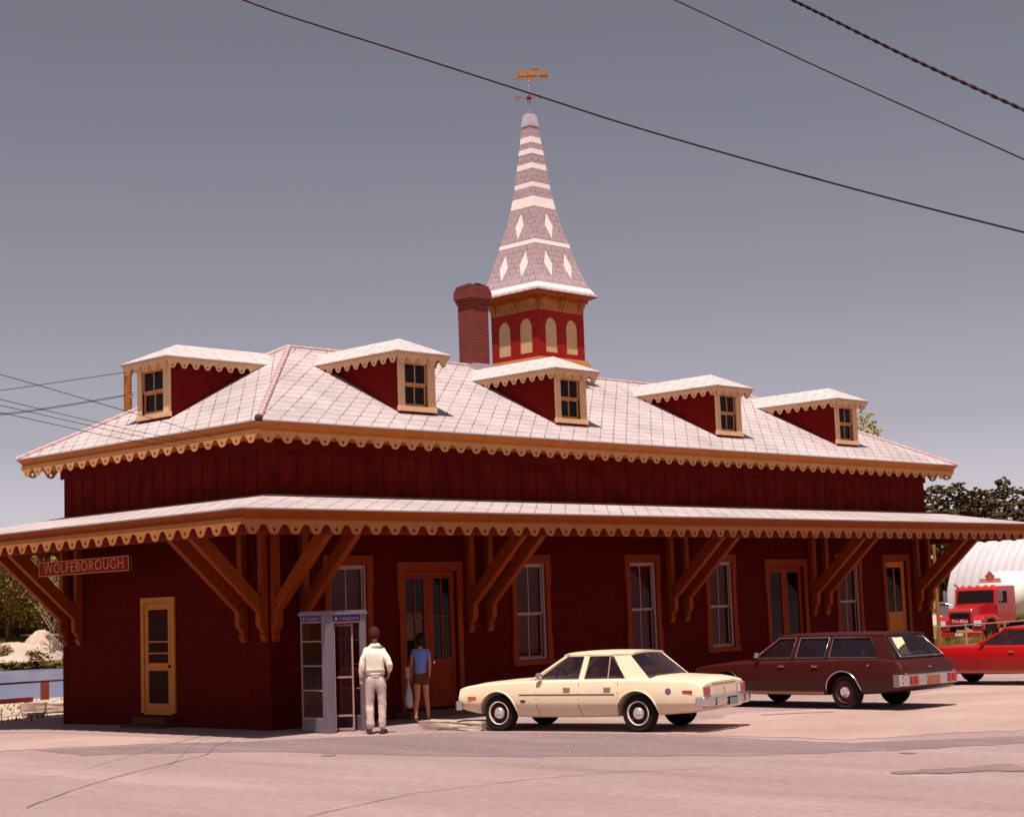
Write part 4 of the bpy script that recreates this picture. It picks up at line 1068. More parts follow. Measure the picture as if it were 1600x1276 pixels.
def wagon_bumper(bp, bx, z0, z1, bw, dirn):
    for s in (-1, 1):
        for k in (0, 1):
            yc = s*(.70-.14*k); mb = MB(); mb.box(bx-.065, yc-.045, z0+.03, bx-.04, yc+.045, z1-.035); mb.build('bumper_lamp', M['red_lens'], bp, bevel=.01)
    mb = MB(); mb.box(bx-.064, -.19, z0+.02, bx-.045, .19, z1-.045); mb.build('licence_plate', paint('tan_plate', (.34, .13, .06), .5, .2, 30), bp)
def wagon_details(root, S, sidept, sp):
    mb = MB(); mb.box(-.80, .12, 1.03, -.77, .52, 1.42, M=Matrix.Rotation(R(-14), 4, 'Y')); 
    mb = MB(); mb.prism([(-1.12, 1.04), (-1.10, 1.035), (-.91, 1.37), (-.93, 1.38)], lambda a, b, t: Vector((a, t, b)), .20, .52); tag(mb.build('window_card', M['cardboard'], root), 'cream card leaning inside the rear window')
    mb = MB(); mb.prism([(-.6, 1.0), (-1.05, 1.0), (-1.0, 1.09), (-.66, 1.10)], lambda a, b, t: Vector((a, t, b)), -.5, .05); mb.build('luggage', M['steel'], root, bevel=.03)
    for s in (-1, 1):
        mb = MB(); mb.bar((-.35, s*.66, 1.0), (-.15, s*.58, 1.38), .05, .03); mb.build('seat_belt', M['steel'], root)
        mb = MB(); mb.prism([(-1.40, .66), (-1.37, .66), (-1.24, .92), (-1.27, .92)], lambda a, b, t: Vector((a-.03, t, b)), s*.76 if s > 0 else -.84, .84 if s > 0 else s*.76); mb.build('taillight', M['red_lens'], root, bevel=.01)
        y0, y1 = (.50, .80) if s > 0 else (-.80, -.50); lampbox('headlight', root, 3.93, y0, y1, .55, .72, 'lamp_lens', 1)
    mb = MB(); mb.box(-1.405, -.05, .80, -1.375, .05, .815); mb.build('tailgate_handle', M['chrome'], root)
    mb = MB(); p = sidept(-.62, .86, 0, 1); mb.lathe([(.022, 0), (.02, .008), (0, .01)], tuple(p), axis='y', n=12); mb.build('fuel_cap', M['chrome'], root)
car('station_wagon', 'dark maroon-brown station wagon with chrome rear bumper parked behind the cream sedan', 'cars parked at the station', (8.90, -7.95), 87, dict(
    paint=M['car_brown'], crease=.50, wheelbase=3.0, track=1.62, wheel_r=.345, arch=.07, belt_y=.83, roof_y=.66, belt_z=.985, roof_z=1.44,
    stations=[(-1.40, .90, .42, .80, .80), (-1.36, .93, .40, .86, .86), (-1.26, .95, .36, .945, .96), (-.9, .96, .32, .99, 1.01), (-.2, .965, .29, .985, 1.01), (.8, .965, .27, .965, 1.0), (2.2, .965, .27, .93, .985), (3.0, .95, .29, .89, .94), (3.6, .93, .34, .85, .88), (3.9, .90, .40, .80, .81), (3.95, .87, .44, .74, .75)],
    ws0=2.42, ws1=1.72, rg1=-.80, rg0=-1.16, seats=(1.25, .25), seat_mat='seat_dark', rear_trim=True,
    pillars=[[(2.42, -.1), (2.30, -.1), (1.64, 1), (1.72, 1.02)], [(1.34, -.05), (1.24, -.05), (1.18, 1), (1.28, 1)], [(.50, -.05), (.40, -.05), (.36, 1), (.44, 1)], [(-.78, -.05), (-1.18, -.05), (-.84, 1.0), (-.52, 1.0)], [(2.4, -.12), (-1.2, -.12), (-1.18, .03), (2.34, .03)], [(1.76, .92), (-.84, .92), (-.84, 1.02), (1.76, 1.02)]],
    windows=[[(2.28, .04), (1.35, .04), (1.29, .91), (1.70, .91)], [(1.23, .04), (.51, .04), (.45, .91), (1.17, .91)], [(.39, .05), (-.78, .05), (-.54, .90), (.35, .90)]],
    chrome_windows=2, seams=[(2.18, .30), (1.29, .30), (.45, .30)], seam_lean=0, sill_trim=(.5, 2.5, .285, .345), handles=(1.5, .66), markers=[(.56, 3.6, 'orange_lens')], chrome_arch=True,
    bumpers=[('rear_bumper', -1.43, .45, .69, .935, -1), ('front_bumper', 4.05, .38, .56, .93, 1)], bumper_detail=wagon_bumper, details=wagon_details, rim=rim_wagon))

def red_details(root, S, sidept, sp):
    for s in (-1, 1):
        y0, y1 = (.50, .78) if s > 0 else (-.78, -.50); lampbox('headlight', root, 3.78, y0, y1, .55, .72, 'lamp_lens', 1); lampbox('taillight', root, -1.21, y0, y1, .58, .74, 'red_lens')
def no_detail(*a): pass
car('red_coupe', 'bright red two-door car with tan sill strip parked right of the brown wagon', 'cars parked at the station', (17.05, -7.95), 90, dict(
    paint=M['car_red'], crease=.58, wheelbase=2.85, track=1.54, wheel_r=.325, arch=.05, belt_y=.78, roof_y=.60, belt_z=.93, roof_z=1.33,
    stations=[(-1.22, .84, .40, .80, .82), (-1.15, .88, .36, .87, .90), (-.4, .92, .30, .93, .96), (1.3, .93, .27, .93, .97), (2.2, .93, .27, .92, .97), (2.9, .92, .29, .89, .93), (3.5, .88, .34, .84, .87), (3.78, .84, .40, .78, .80), (3.82, .80, .44, .70, .72)],
    ws0=1.90, ws1=1.15, rg1=.25, rg0=-.35, seats=(.6,), seat_mat='seat_dark', both_mirrors=True, mirror_mat='car_red',
    pillars=[[(1.90, -.05), (1.80, -.05), (1.07, 1), (1.15, 1.02)], [(.42, -.05), (-.37, -.05), (.23, 1), (.40, 1)], [(1.9, -.1), (-.35, -.1), (-.35, .02), (1.86, .02)], [(1.19, .93), (.22, .93), (.22, 1.02), (1.19, 1.02)]],
    windows=[[(1.78, .03), (.44, .03), (.42, .92), (1.13, .92)]], chrome_windows=0, seams=[(1.75, .32), (.42, .32)], sill_trim=(.3, 2.5, .30, .35), handles=(.85,), markers=[],
    bumpers=[('rear_bumper', -1.33, .42, .56, .9, -1), ('front_bumper', 3.9, .38, .54, .88, 1)], bumper_detail=no_detail, details=red_details, rim=rim_wagon))
# ------------------------------------------------------------------ station sign
SX, SY0, SY1, SZ0, SZ1 = -1.2, 3.06, 6.62, 3.25, 3.56
sg = empty('station_sign', (SX, (SY0+SY1)/2, (SZ0+SZ1)/2)); tag(sg, 'long red name board reading WOLFEBOROUGH hanging under the canopy at the end wall', 'sign')
hw = (SY1-SY0)/2; hh = (SZ1-SZ0)/2
M['sign_red'] = paint('sign_red', (.22, .012, .008), .7, .15); M['sign_letter'] = paint('sign_letter_paint', (.55, .20, .09), .6, .1)
mb = MB(); mb.box(-.02, -hw, -hh, .02, hw, hh); mb.build('board', M['sign_red'], sg)
mb = MB()
for (y0, y1, z0, z1) in ((-hw, hw, -hh, -hh+.018), (-hw, hw, hh-.018, hh), (-hw, -hw+.018, -hh+.018, hh-.018), (hw-.018, hw, -hh+.018, hh-.018)): mb.box(-.034, y0, z0, .034, y1, z1)
mb.build('board_edge', M['sign_letter'], sg)
T = Matrix(((0, 0, -1, -.024), (-1, 0, 0, 0), (0, 1, 0, 0), (0, 0, 0, 1)))
lt = text('lettering', 'WOLFEBOROUGH', .31, M['sign_letter'], sg, T, .006)
vs = [v_.co for v_ in lt.data.vertices]; y0, y1 = min(v_.y for v_ in vs), max(v_.y for v_ in vs); k = (2*hw-.42)/(y1-y0)
for v_ in vs: v_.y = (v_.y-(y0+y1)/2)*k
for s in (-1, 1):
    mb = MB(); mb.tube([(0, s*(hw-.4), hh), (0, s*(hw-.4), 3.99-(SZ0+SZ1)/2)], .012, 6); mb.build('hanger_rod', M['dark'], sg)

# ------------------------------------------------------------------ telephone booth
nb = onz(513, 1146); bh = 2.28; bw_ = .90
bo_ = empty('telephone_booth', (nb.x, nb.y, 0), R(-6)); tag(bo_, 'aluminium and glass telephone booth with blue bands standing at the station corner', 'phone booth')
# local: near corner at origin, +x along the door face, +y along the side face
mb = MB(); pw = .16
for x0, y0 in ((0, 0), (bw_-.13, 0), (0, bw_-.05), (bw_-.05, bw_-.05)):
    wx_ = (.17, .13, .05, .05)[((0, 0), (bw_-.13, 0), (0, bw_-.05), (bw_-.05, bw_-.05)).index((x0, y0))]
    mb = MB(); mb.box(x0, y0, 0, x0+wx_, y0+(.17 if (x0, y0) == (0, 0) else .05), bh-.08); mb.build('corner_post', M['steel'], bo_, bevel=.008)
mb = MB(); mb.box(-.03, -.03, bh-.08, bw_+.03, bw_+.03, bh-.03); mb.box(-.01, -.01, bh-.03, bw_+.01, bw_+.01, bh); mb.build('booth_roof', M['steel'], bo_)
mb = MB(); mb.box(0.002, .17, 0.02, .03, bw_-.05, .26); mb.box(bw_-.03, .05, .02, bw_-.002, bw_-.05, .26); mb.box(.05, bw_-.03, .02, bw_-.05, bw_-.002, .26); mb.build('kick_panel', M['steel'], bo_)
for i, z in enumerate((.26, .78, 1.24, 1.70, 2.06)):
    mb = MB(); mb.box(.004, .17, z, .028, bw_-.05, z+.022); mb.box(bw_-.028, .05, z, bw_-.004, bw_-.05, z+.022); mb.box(.05, bw_-.028, z, bw_-.05, bw_-.004, z+.022); mb.build('glazing_bar', M['sash'], bo_)
for k, P in enumerate(([(.015, .17), (.015, bw_-.05)], [(bw_-.015, .05), (bw_-.015, bw_-.05)], [(.05, bw_-.015), (bw_-.05, bw_-.015)])):
    (a, b), (c_, d_) = P; mb = MB(); mb.quadv([(a, b, .27), (c_, d_, .27), (c_, d_, 2.07), (a, b, 2.07)]); mb.build('side_pane', M['booth_glass'], bo_, recalc=False)
# folding door, half open
mb = MB()
mb.box(.17, .01, 2.04, bw_-.13, .04, 2.07)
for q in ([(.19, .03), (.36, .33)], [(.36, .33), (.66, .06)]):
    (a, b), (c_, d_) = q; d = Vector((c_-a, d_-b, 0)); n_ = d.normalized()
    for t in (0, 1): p = Vector((a, b, 0))+d*t - n_*(.03*(2*t-1)); mb.bar(p+Vector((0, 0, .03)), p+Vector((0, 0, 2.03)), .035, .03, n_)
    for z in (.05, .30, 1.02, 2.0): mb.bar(Vector((a, b, z))+n_*.04, Vector((c_, d_, z))-n_*.04, .03, .035)
dr = mb.build('folding_door', M['sash'], bo_)
for q in ([(.19, .03), (.36, .33)], [(.36, .33), (.66, .06)]):
    (a, b), (c_, d_) = q; mb = MB(); mb.quadv([(a, b, .3), (c_, d_, .3), (c_, d_, 2.0), (a, b, 2.0)]); mb.build('door_pane', M['booth_glass'], dr, recalc=False)
M['booth_letter'] = paint('booth_letter', (.32, .24, .55), .5, .05)
# blue bands with lettering
for face in (0, 1):
    mb = MB()
    if face == 0: mb.box(.17, -.004, 2.085, bw_-.13, .02, 2.19); T = Matrix.Translation((.17+.30, -.008, 2.138)) @ Matrix(((1,0,0,0),(0,0,-1,0),(0,1,0,0),(0,0,0,1)))
    else: mb.box(-.004, .17, 2.085, .02, bw_-.05, 2.19); T = Matrix.Translation((-.008, .17+.34, 2.138)) @ Matrix(((0,0,-1,0),(-1,0,0,0),(0,1,0,0),(0,0,0,1)))
    bd = mb.build('sign_band', M['blue_band'], bo_)
    text('lettering', 'Telephone', .092, M['booth_letter'], bd, T @ Matrix.Translation((.04, 0, 0)), .002, .98)
    # small bell emblem
    Tb = T @ Matrix.Translation((-.245, 0, 0)); mb = MB()
    mb.prism([(-.034, -.026), (.034, -.026), (.024, -.012), (.02, .015), (.008, .03), (-.008, .03), (-.02, .015), (-.024, -.012)], lambda u, v, t: Tb @ Vector((u, v, t)), 0, .003)
    mb.prism([(.008*math.cos(t*math.pi/4), -.034+.007*math.sin(t*math.pi/4)) for t in range(8)], lambda u, v, t: Tb @ Vector((u, v, t)), 0, .003)
    mb.build('bell_emblem', M['booth_letter'], bd)
mb = MB(); mb.box(.42, bw_-.24, 1.12, .72, bw_-.06, 1.62); ph = mb.build('pay_telephone', M['dark_wheel'], bo_, bevel=.015)
mb = MB(); mb.tube([(.44, bw_-.29, 1.30), (.42, bw_-.30, 1.38), (.42, bw_-.30, 1.48), (.44, bw_-.29, 1.56)], [.03, .018, .018, .03], 8); mb.build('handset', M['sash'], ph, smooth=60)
mb = MB(); mb.box(.30, bw_-.36, .98, .84, bw_-.05, 1.02); mb.build('shelf', M['steel'], bo_)

# ------------------------------------------------------------------ kerb slab
def roughbox(name, label, cat, loc, rz, sx, sy, sz, mat='stone', seed=1, group=None, tilt=0):
    rr = random.Random(seed); mb = MB(); nx_, ny_ = max(3, int(sx/.12)), max(3, int(sy/.12))
    bm = bmesh.new(); bmesh.ops.create_cube(bm, size=1); bmesh.ops.subdivide_edges(bm, edges=bm.edges[:], cuts=5, use_grid_fill=True)
    for v_ in bm.verts:
        v_.co = Vector((v_.co.x*sx, v_.co.y*sy, (v_.co.z+.5)*sz))
        v_.co += Vector((rr.uniform(-1, 1), rr.uniform(-1, 1), rr.uniform(-1, 1)*.6))*min(sx, sy, sz)*.09
    me = bpy.data.meshes.new(name); bm.to_mesh(me); bm.free(); me.materials.append(M[mat])
    o = bpy.data.objects.new(name, me); col.objects.link(o); o.location = loc; o.rotation_euler = (tilt, 0, rz); tag(o, label, cat, group)
    for p in me.polygons: p.use_smooth = True
    me.set_sharp_from_angle(angle=R(38))
    b = o.modifiers.new('b', 'BEVEL'); b.width = .012; b.segments = 2
    return o
pa, pb = onz(655, 1140), onz(745, 1142); dv = (pb-pa); 
ctr = (pa+pb)/2 + Vector((.24, .04, 0)); ctr += (pb-pa).normalized()*.05
roughbox('kerb_slab', 'rough pale stone kerb slab lying by the nose of the cream sedan', 'kerb stone', (ctr.x, ctr.y, -.01), math.atan2(dv.y, dv.x), dv.length+.12, .46, .18, seed=4)

# ------------------------------------------------------------------ people
def skin(name, nodes, edges, root, mat, parent, lv=1, smooth=179):
    names = list(nodes); me = bpy.data.meshes.new('s'); me.from_pydata([nodes[n][0] for n in names], [], [])
    me = bpy.data.meshes.new('s'); me.from_pydata([nodes[n][0] for n in names], [(names.index(a), names.index(b)) for a, b in edges], [])
    o = bpy.data.objects.new('s', me); col.objects.link(o)
    md = o.modifiers.new('skin', 'SKIN'); md.use_smooth_shade = True
    for i, n in enumerate(names):
        r_ = nodes[n][1]; sv = me.skin_vertices[0].data[i]; sv.radius = r_ if isinstance(r_, tuple) else (r_, r_); sv.use_root = (n == root)
    s_ = o.modifiers.new('sub', 'SUBSURF'); s_.levels = lv; s_.render_levels = lv
    pass
    return evaluated(o, name, mat, parent, smooth)
def chain(*a): return list(zip(a, a[1:]))
def hand(nodes, edges, wrist, side, dirv, palmn, open_=.3, sc=1.):
    """adds palm and five fingers below a wrist node; dirv: hand direction; palmn: palm normal"""
    w = Vector(nodes[wrist][0]); d = Vector(dirv).normalized(); n = Vector(palmn).normalized(); t = d.cross(n).normalized()*side
    pm = w+d*.055*sc; nodes[wrist+'p'] = (pm, (.030*sc, .022*sc)); edges.append((wrist, wrist+'p'))
    for i, (off, ln) in enumerate(((-.028, .060), (-.010, .072), (.009, .068), (.026, .052))):
        k1 = pm+d*.035*sc+t*off*sc; k2 = k1+(d+n*open_).normalized()*ln*.55*sc; k3 = k2+(d+n*open_*2.4).normalized()*ln*.5*sc
        for j, (q, r_) in enumerate(((k1, .0105), (k2, .009), (k3, .0075))):
            nodes[f'{wrist}f{i}{j}'] = (q, r_*sc); edges.append((wrist+'p' if j == 0 else f'{wrist}f{i}{j-1}', f'{wrist}f{i}{j}'))
    a = w+d*.02*sc-t*.02*sc; b = a-t*.03*sc+d*.03*sc+n*.01; c_ = b+d*.03*sc-t*.004+n*.012
    for j, (q, r_) in enumerate(((b, .012), (c_, .010))):
        nodes[f'{wrist}t{j}'] = (q, r_*sc); edges.append((wrist+'p' if j == 0 else f'{wrist}t{j-1}', f'{wrist}t{j}'))

def V3(*a): return Vector(a)
def head_mesh(parent, c, yaw_, tilt, sc, hairmat, hair_fn):
    """face, ears and hair on a skull shell; local +y is where the face looks"""
    Mx = Matrix.Translation(c) @ Matrix.Rotation(yaw_, 4, 'Z') @ Matrix.Rotation(tilt, 4, 'X') @ Matrix.Scale(sc, 4)
    bm = bmesh.new(); bmesh.ops.create_uvsphere(bm, u_segments=28, v_segments=20, radius=1)
    for v_ in bm.verts:
        x, y, z = v_.co; w = .076*(1-.22*max(0, -z)); dp = .098
        if y > 0 and z < .1: w *= 1-.12*y
        p = V3(x*w, y*dp*(1-.12*max(0, -z)*(y < 0)), z*.118)
        if y > .75 and -.35 < z < .15 and abs(x) < .16: p.y += .022*(1-abs(x)/.16)*(1-abs(z+.2)/.35 if abs(z+.2) < .35 else 0)      # nose
        if y > .6 and abs(z+.52) < .07 and abs(x) < .32: p.y -= .006                                                           # mouth
        if y > .7 and abs(z-.08) < .1 and .2 < abs(x) < .5: p.y -= .008                                                        # eye sockets
        if y > .6 and z < -.75: p.y += .010
        v_.co = Mx @ p
    me = bpy.data.meshes.new('head'); bm.to_mesh(me); bm.free(); me.materials.append(M['skin'])
    for p in me.polygons: p.use_smooth = True
    hd = bpy.data.objects.new('head', me); col.objects.link(hd); hd.parent = parent
    for s in (-1, 1):
        mb = MB(); mb.lathe([(0, -.006), (.008, -.005), (.012, 0), (.008, .005), (0, .006)], (0, 0, 0), axis='y', n=10); mb.build('eye', M['white'], hd, smooth=60, M=Mx @ Matrix.Translation((s*.028, .086, .010)))
        mb = MB(); mb.lathe([(.0, -.006), (.018, -.005), (.022, 0), (.014, .006), (0, .003)], (0, 0, 0), axis='x', n=12); mb.build('ear', M['skin'], hd, smooth=60, M=Mx @ Matrix.Translation((s*.078, -.004, .0)) @ Matrix.Diagonal((1, 1, 1.5, 1)))
    bm = bmesh.new(); bmesh.ops.create_uvsphere(bm, u_segments=36, v_segments=28, radius=1); rr = random.Random(9); kill = []
    for v_ in bm.verts:
        x, y, z = v_.co; keep, th = hair_fn(x, y, z)
        if not keep: kill.append(v_); continue
        j = 1+.03*math.sin(x*19+z*7)+.02*math.sin(x*31-z*13)+rr.uniform(-.02, .02)
        p = V3(x*(.078+th)*j, y*(.098+th)*j, z*(.119+th*.9)*j); 
        v_.co = Mx @ p
    bmesh.ops.delete(bm, geom=kill, context='VERTS')
    me = bpy.data.meshes.new('hair'); bm.to_mesh(me); bm.free(); me.materials.append(hairmat)
    for p in me.polygons: p.use_smooth = True
    h = bpy.data.objects.new('hair', me); col.objects.link(h); h.parent = parent
    sm_ = h.modifiers.new('s', 'SOLIDIFY'); sm_.thickness = .008; sm_.offset = -1
    return hd

# --- man in the cream shirt, seen from behind; local +y is away from the camera, +x to the right
mp = onz(589, 1146)
man = empty('person', (mp.x, mp.y, 0), R(-46)); tag(man, 'man in cream shirt and pale trousers standing with his back turned beside the telephone booth', 'person', None); MS = 1.045
def ms(d): return {k: (Vector(p)*MS, tuple(q*MS for q in r_) if isinstance(r_, tuple) else r_*MS) for k, (p, r_) in d.items()}
nd = {'pelvis': ((0, 0, .96), (.130, .095)), 'waist': ((0, .0, 1.10), (.120, .085)), 'rib': ((0, .01, 1.25), (.130, .085)), 'chest': ((0, .02, 1.40), (.135, .075)), 'neck0': ((0, .03, 1.53), (.040, .038)), 'neck1': ((-.0, .035, 1.63), .050),
 'shL': ((-.150, 0, 1.42), .034), 'elL': ((-.238, -.04, 1.18), .036), 'wrL': ((-.262, .0, .945), .027), 'shR': ((.150, 0, 1.42), .034), 'elR': ((.262, -.08, 1.20), .036), 'wrR': ((.225, .12, 1.04), .027),
 'hipL': ((-.095, 0, .90), .098), 'knL': ((-.115, .02, .50), .060), 'anL': ((-.105, -.02, .095), .040), 'toL': ((-.145, .10, .035), .034), 'hipR': ((.095, 0, .90), .098), 'knR': ((.105, .02, .50), .060), 'anR': ((.10, -.02, .095), .040), 'toR': ((.125, .12, .035), .034)}
ed = chain('pelvis', 'waist', 'rib', 'chest', 'neck0', 'neck1') + chain('chest', 'shL', 'elL', 'wrL') + chain('chest', 'shR', 'elR', 'wrR') + chain('pelvis', 'hipL', 'knL', 'anL', 'toL') + chain('pelvis', 'hipR', 'knR', 'anR', 'toR')
hand(nd, ed, 'wrL', -1, (-.05, .1, -1), (.8, .3, 0)); hand(nd, ed, 'wrR', 1, (-.3, .5, -.8), (-.8, -.3, 0), .5)
skin('body', ms(nd), ed, 'pelvis', M['skin'], man)
sh = {'w0': ((0, 0, .985), (.168, .132)), 'w1': ((0, .0, 1.11), (.182, .140)), 'rib': ((0, .01, 1.25), (.186, .135)), 'chest': ((0, .0, 1.385), (.188, .128)), 'col': ((0, .005, 1.49), (.115, .088)), 'col2': ((0, .028, 1.59), (.056, .056)),
 'shL': ((-.155, 0, 1.44), .083), 'mL': ((-.205, -.02, 1.31), .066), 'elL': ((-.238, -.04, 1.18), .055), 'fL': ((-.252, -.02, 1.07), .053), 'wrL': ((-.262, -.002, .975), .040), 'shR': ((.155, 0, 1.44), .083), 'mR': ((.212, -.04, 1.31), .070), 'elR': ((.255, -.07, 1.19), .056), 'fR': ((.250, .02, 1.11), .052), 'wrR': ((.232, .09, 1.065), .040)}
shirt = skin('shirt', ms(sh), chain('w0', 'w1', 'rib', 'chest', 'col', 'col2')+chain('chest', 'shL', 'mL', 'elL', 'fL', 'wrL')+chain('chest', 'shR', 'mR', 'elR', 'fR', 'wrR'), 'rib', M['shirt'], man, 2)
tr_ = {'w': ((0, 0, 1.10), (.150, .118)), 'p': ((0, -.015, .95), (.172, .140)), 'hL': ((-.092, -.01, .86), (.108, .112)), 'tL': ((-.105, .0, .70), .092), 'kL': ((-.115, .015, .50), .078), 'cL': ((-.108, -.01, .28), .070), 'aL': ((-.105, -.01, .075), (.070, .078)),
 'hR': ((.092, -.01, .86), (.108, .112)), 'tR': ((.102, .0, .70), .092), 'kR': ((.105, .015, .50), .078), 'cR': ((.10, -.01, .28), .070), 'aR': ((.10, -.01, .075), (.070, .078))}
tro = skin('trousers', ms(tr_), chain('w', 'p', 'hL', 'tL', 'kL', 'cL', 'aL')+chain('p', 'hR', 'tR', 'kR', 'cR', 'aR'), 'p', M['trousers'], man, 2)
def wrinkle(o, amp, f, zlo=-9):
    from mathutils import noise as ns
    for v_ in o.data.vertices:
        n_ = v_.normal; c_ = v_.co
        k = ns.noise(Vector((c_.x*f*.5, c_.y*f*.5, c_.z*f)))*amp + ns.noise(Vector((c_.x*f*1.7, c_.y*f, c_.z*f*2.3)))*amp*.5
        v_.co += n_*k
wrinkle(shirt, .022, 6); wrinkle(tro, .018, 5.5)
for s, tx in ((-1, -.13), (1, .112)):
    mb = MB(); mb.lathe([(0, -.13), (.035, -.125), (.048, -.06), (.042, .02), (.050, .09), (.04, .14), (0, .155)], (0, 0, 0), axis='y', n=14)
    mb.build('shoe', M['shoe'], man, smooth=60, M=Matrix.Translation((tx*MS, .03, .042)) @ Matrix.Rotation(s*-.25, 4, 'Z') @ Matrix.Diagonal((1, 1, .85, 1)))
mb = MB(); mb.lathe([(.172, -.015), (.178, 0), (.172, .015)], (0, 0, 0), n=28); mb.build('belt', M['shirt'], man, smooth=60, M=Matrix.Translation((0, -.005, 1.05*MS)) @ Matrix.Diagonal((1, .80, 1, 1)))
head_mesh(man, V3(-.005, .045, 1.735)*MS, R(14), R(-14), 1.13, M['hair_brown'], lambda x, y, z: (z > -.78+max(0, y)*1.5 and y < .86 and not (abs(x) > .84 and z < -.15 and y > -.1) , .016))

# --- woman in the blue top, walking to the doors
wp = onz(660, 1128)
wo = empty('person', (wp.x, wp.y, 0), R(-46+6)); tag(wo, 'woman in blue short-sleeved top and rust shorts walking towards the double doors', 'person', None); MS = .985
nd = {'pelvis': ((0, 0, .93), (.120, .085)), 'waist': ((-.01, .01, 1.08), (.085, .060)), 'rib': ((-.015, .02, 1.22), (.095, .062)), 'chest': ((-.01, .025, 1.36), (.105, .062)), 'neck0': ((.0, .02, 1.49), (.055, .05)), 'neck1': ((.01, .05, 1.57), .043),
 'shL': ((-.145, .01, 1.43), .047), 'elL': ((-.19, .05, 1.17), .034), 'wrL': ((-.20, .16, .97), .024), 'shR': ((.15, .01, 1.43), .047), 'elR': ((.185, -.06, 1.18), .034), 'wrR': ((.165, .0, .95), .024),
 'hipL': ((-.085, 0, .88), .088), 'knL': ((-.09, -.08, .50), .056), 'cfL': ((-.13, -.18, .32), .052), 'anL': ((-.135, -.24, .14), .033), 'toL': ((-.12, -.16, .05), .028), 'hipR': ((.085, 0, .88), .088), 'knR': ((.10, .10, .50), .056), 'cfR': ((.12, .09, .32), .052), 'anR': ((.13, .13, .10), .033), 'toR': ((.135, .26, .035), .028)}
ed = chain('pelvis', 'waist', 'rib', 'chest', 'neck0', 'neck1') + chain('chest', 'shL', 'elL', 'wrL') + chain('chest', 'shR', 'elR', 'wrR') + chain('pelvis', 'hipL', 'knL', 'cfL', 'anL', 'toL') + chain('pelvis', 'hipR', 'knR', 'cfR', 'anR', 'toR')
hand(nd, ed, 'wrL', -1, (0, .2, -1), (.8, .2, 0), .9, .9); hand(nd, ed, 'wrR', 1, (-.1, .3, -.9), (-.9, .1, 0), .4, .9)
skin('body', ms(nd), ed, 'pelvis', M['skin'], wo)
sh = {'w0': ((0, 0, .94), (.146, .114)), 'w1': ((-.01, .0, 1.08), (.136, .106)), 'rib': ((-.015, .01, 1.22), (.145, .108)), 'chest': ((-.01, .015, 1.37), (.150, .105)), 'col': ((0, .02, 1.475), (.075, .065)), 'shL': ((-.145, .01, 1.43), .064), 'mL': ((-.178, .03, 1.30), .056), 'shR': ((.15, .01, 1.43), .064), 'mR': ((.178, -.03, 1.29), .056)}
t_ = skin('blue_top', ms(sh), chain('w0', 'w1', 'rib', 'chest', 'col')+chain('chest', 'shL', 'mL')+chain('chest', 'shR', 'mR'), 'rib', M['tshirt'], wo, 2); wrinkle(t_, .010, 10)
tr_ = {'w': ((0, 0, 1.05), (.122, .095)), 'p': ((0, -.015, .92), (.158, .125)), 'hL': ((-.088, -.01, .84), (.105, .105)), 'tL': ((-.092, -.02, .74), .096), 'hR': ((.088, -.01, .84), (.105, .105)), 'tR': ((.095, .02, .74), .096)}
t_ = skin('shorts', ms(tr_), chain('w', 'p', 'hL', 'tL')+chain('p', 'hR', 'tR'), 'p', M['shorts'], wo, 2); wrinkle(t_, .012, 12)
for tx, ty, tz, a in ((-.132*MS, -.19, .075, -.55), (.132*MS, .19, .035, 0)):
    mb = MB(); mb.lathe([(0, -.11), (.030, -.10), (.036, -.04), (.032, .03), (.038, .08), (0, .12)], (0, 0, 0), axis='y', n=12); mb.build('shoe', M['bag'], wo, smooth=60, M=Matrix.Translation((tx, ty, tz)) @ Matrix.Rotation(a, 4, 'X') @ Matrix.Diagonal((1, 1, .6, 1)))
head_mesh(wo, V3(.015, .07, 1.67)*MS, R(-18), R(-6), 1.0, M['hair_dark'], lambda x, y, z: (z > -.92+max(0, y)*1.5 and y < .8, .022+.012*max(0, -z)))
# shoulder bag and carrier bag, local frames like hers
Wm = Matrix.Translation((wp.x, wp.y, 0)) @ Matrix.Rotation(R(-40), 4, 'Z')
hb = empty('handbag', Wm @ V3(-.27, -.02, 1.02)); hb.rotation_euler = (0, 0, R(-40)); tag(hb, "small pink-tan shoulder bag hanging at the woman's left side", 'handbag')
mb = MB(); mb.prism([(-.10, -.15), (.10, -.15), (.085, .10), (-.085, .10)], lambda a, b, t: Vector((t, a, b)), -.045, .045); mb.build('bag_body', M['bag'], hb, bevel=.02)
mb = MB(); mb.tube([(0, -.08, .08), (.03, -.06, .25), (.105, .0, .43), (.12, .03, .455), (.09, .08, .38), (.02, .09, .22), (0, .08, .08)], .008, 6); mb.build('strap', M['seat_dark'], hb)
cb = empty('carrier_bag', Wm @ V3(-.25, .17, .30)); cb.rotation_euler = (0, 0, R(-40)); tag(cb, "white plastic carrier bag in the woman's left hand", 'carrier bag')
mb = MB(); prof_ = [(.0, -.02, 0), (.115, .0, 0), (.13, .06, 0), (.125, .18, .2), (.10, .30, .5), (.055, .43, .8), (.02, .54, 1), (.012, .60, 1)]
mb.lathe([(r_, z_) for r_, z_, _ in prof_], n=20); bg_ = mb.build('bag_body', M['plastic'], cb, smooth=70, M=Matrix.Diagonal((.62, 1.05, 1, 1))); wrinkle(bg_, .014, 9)

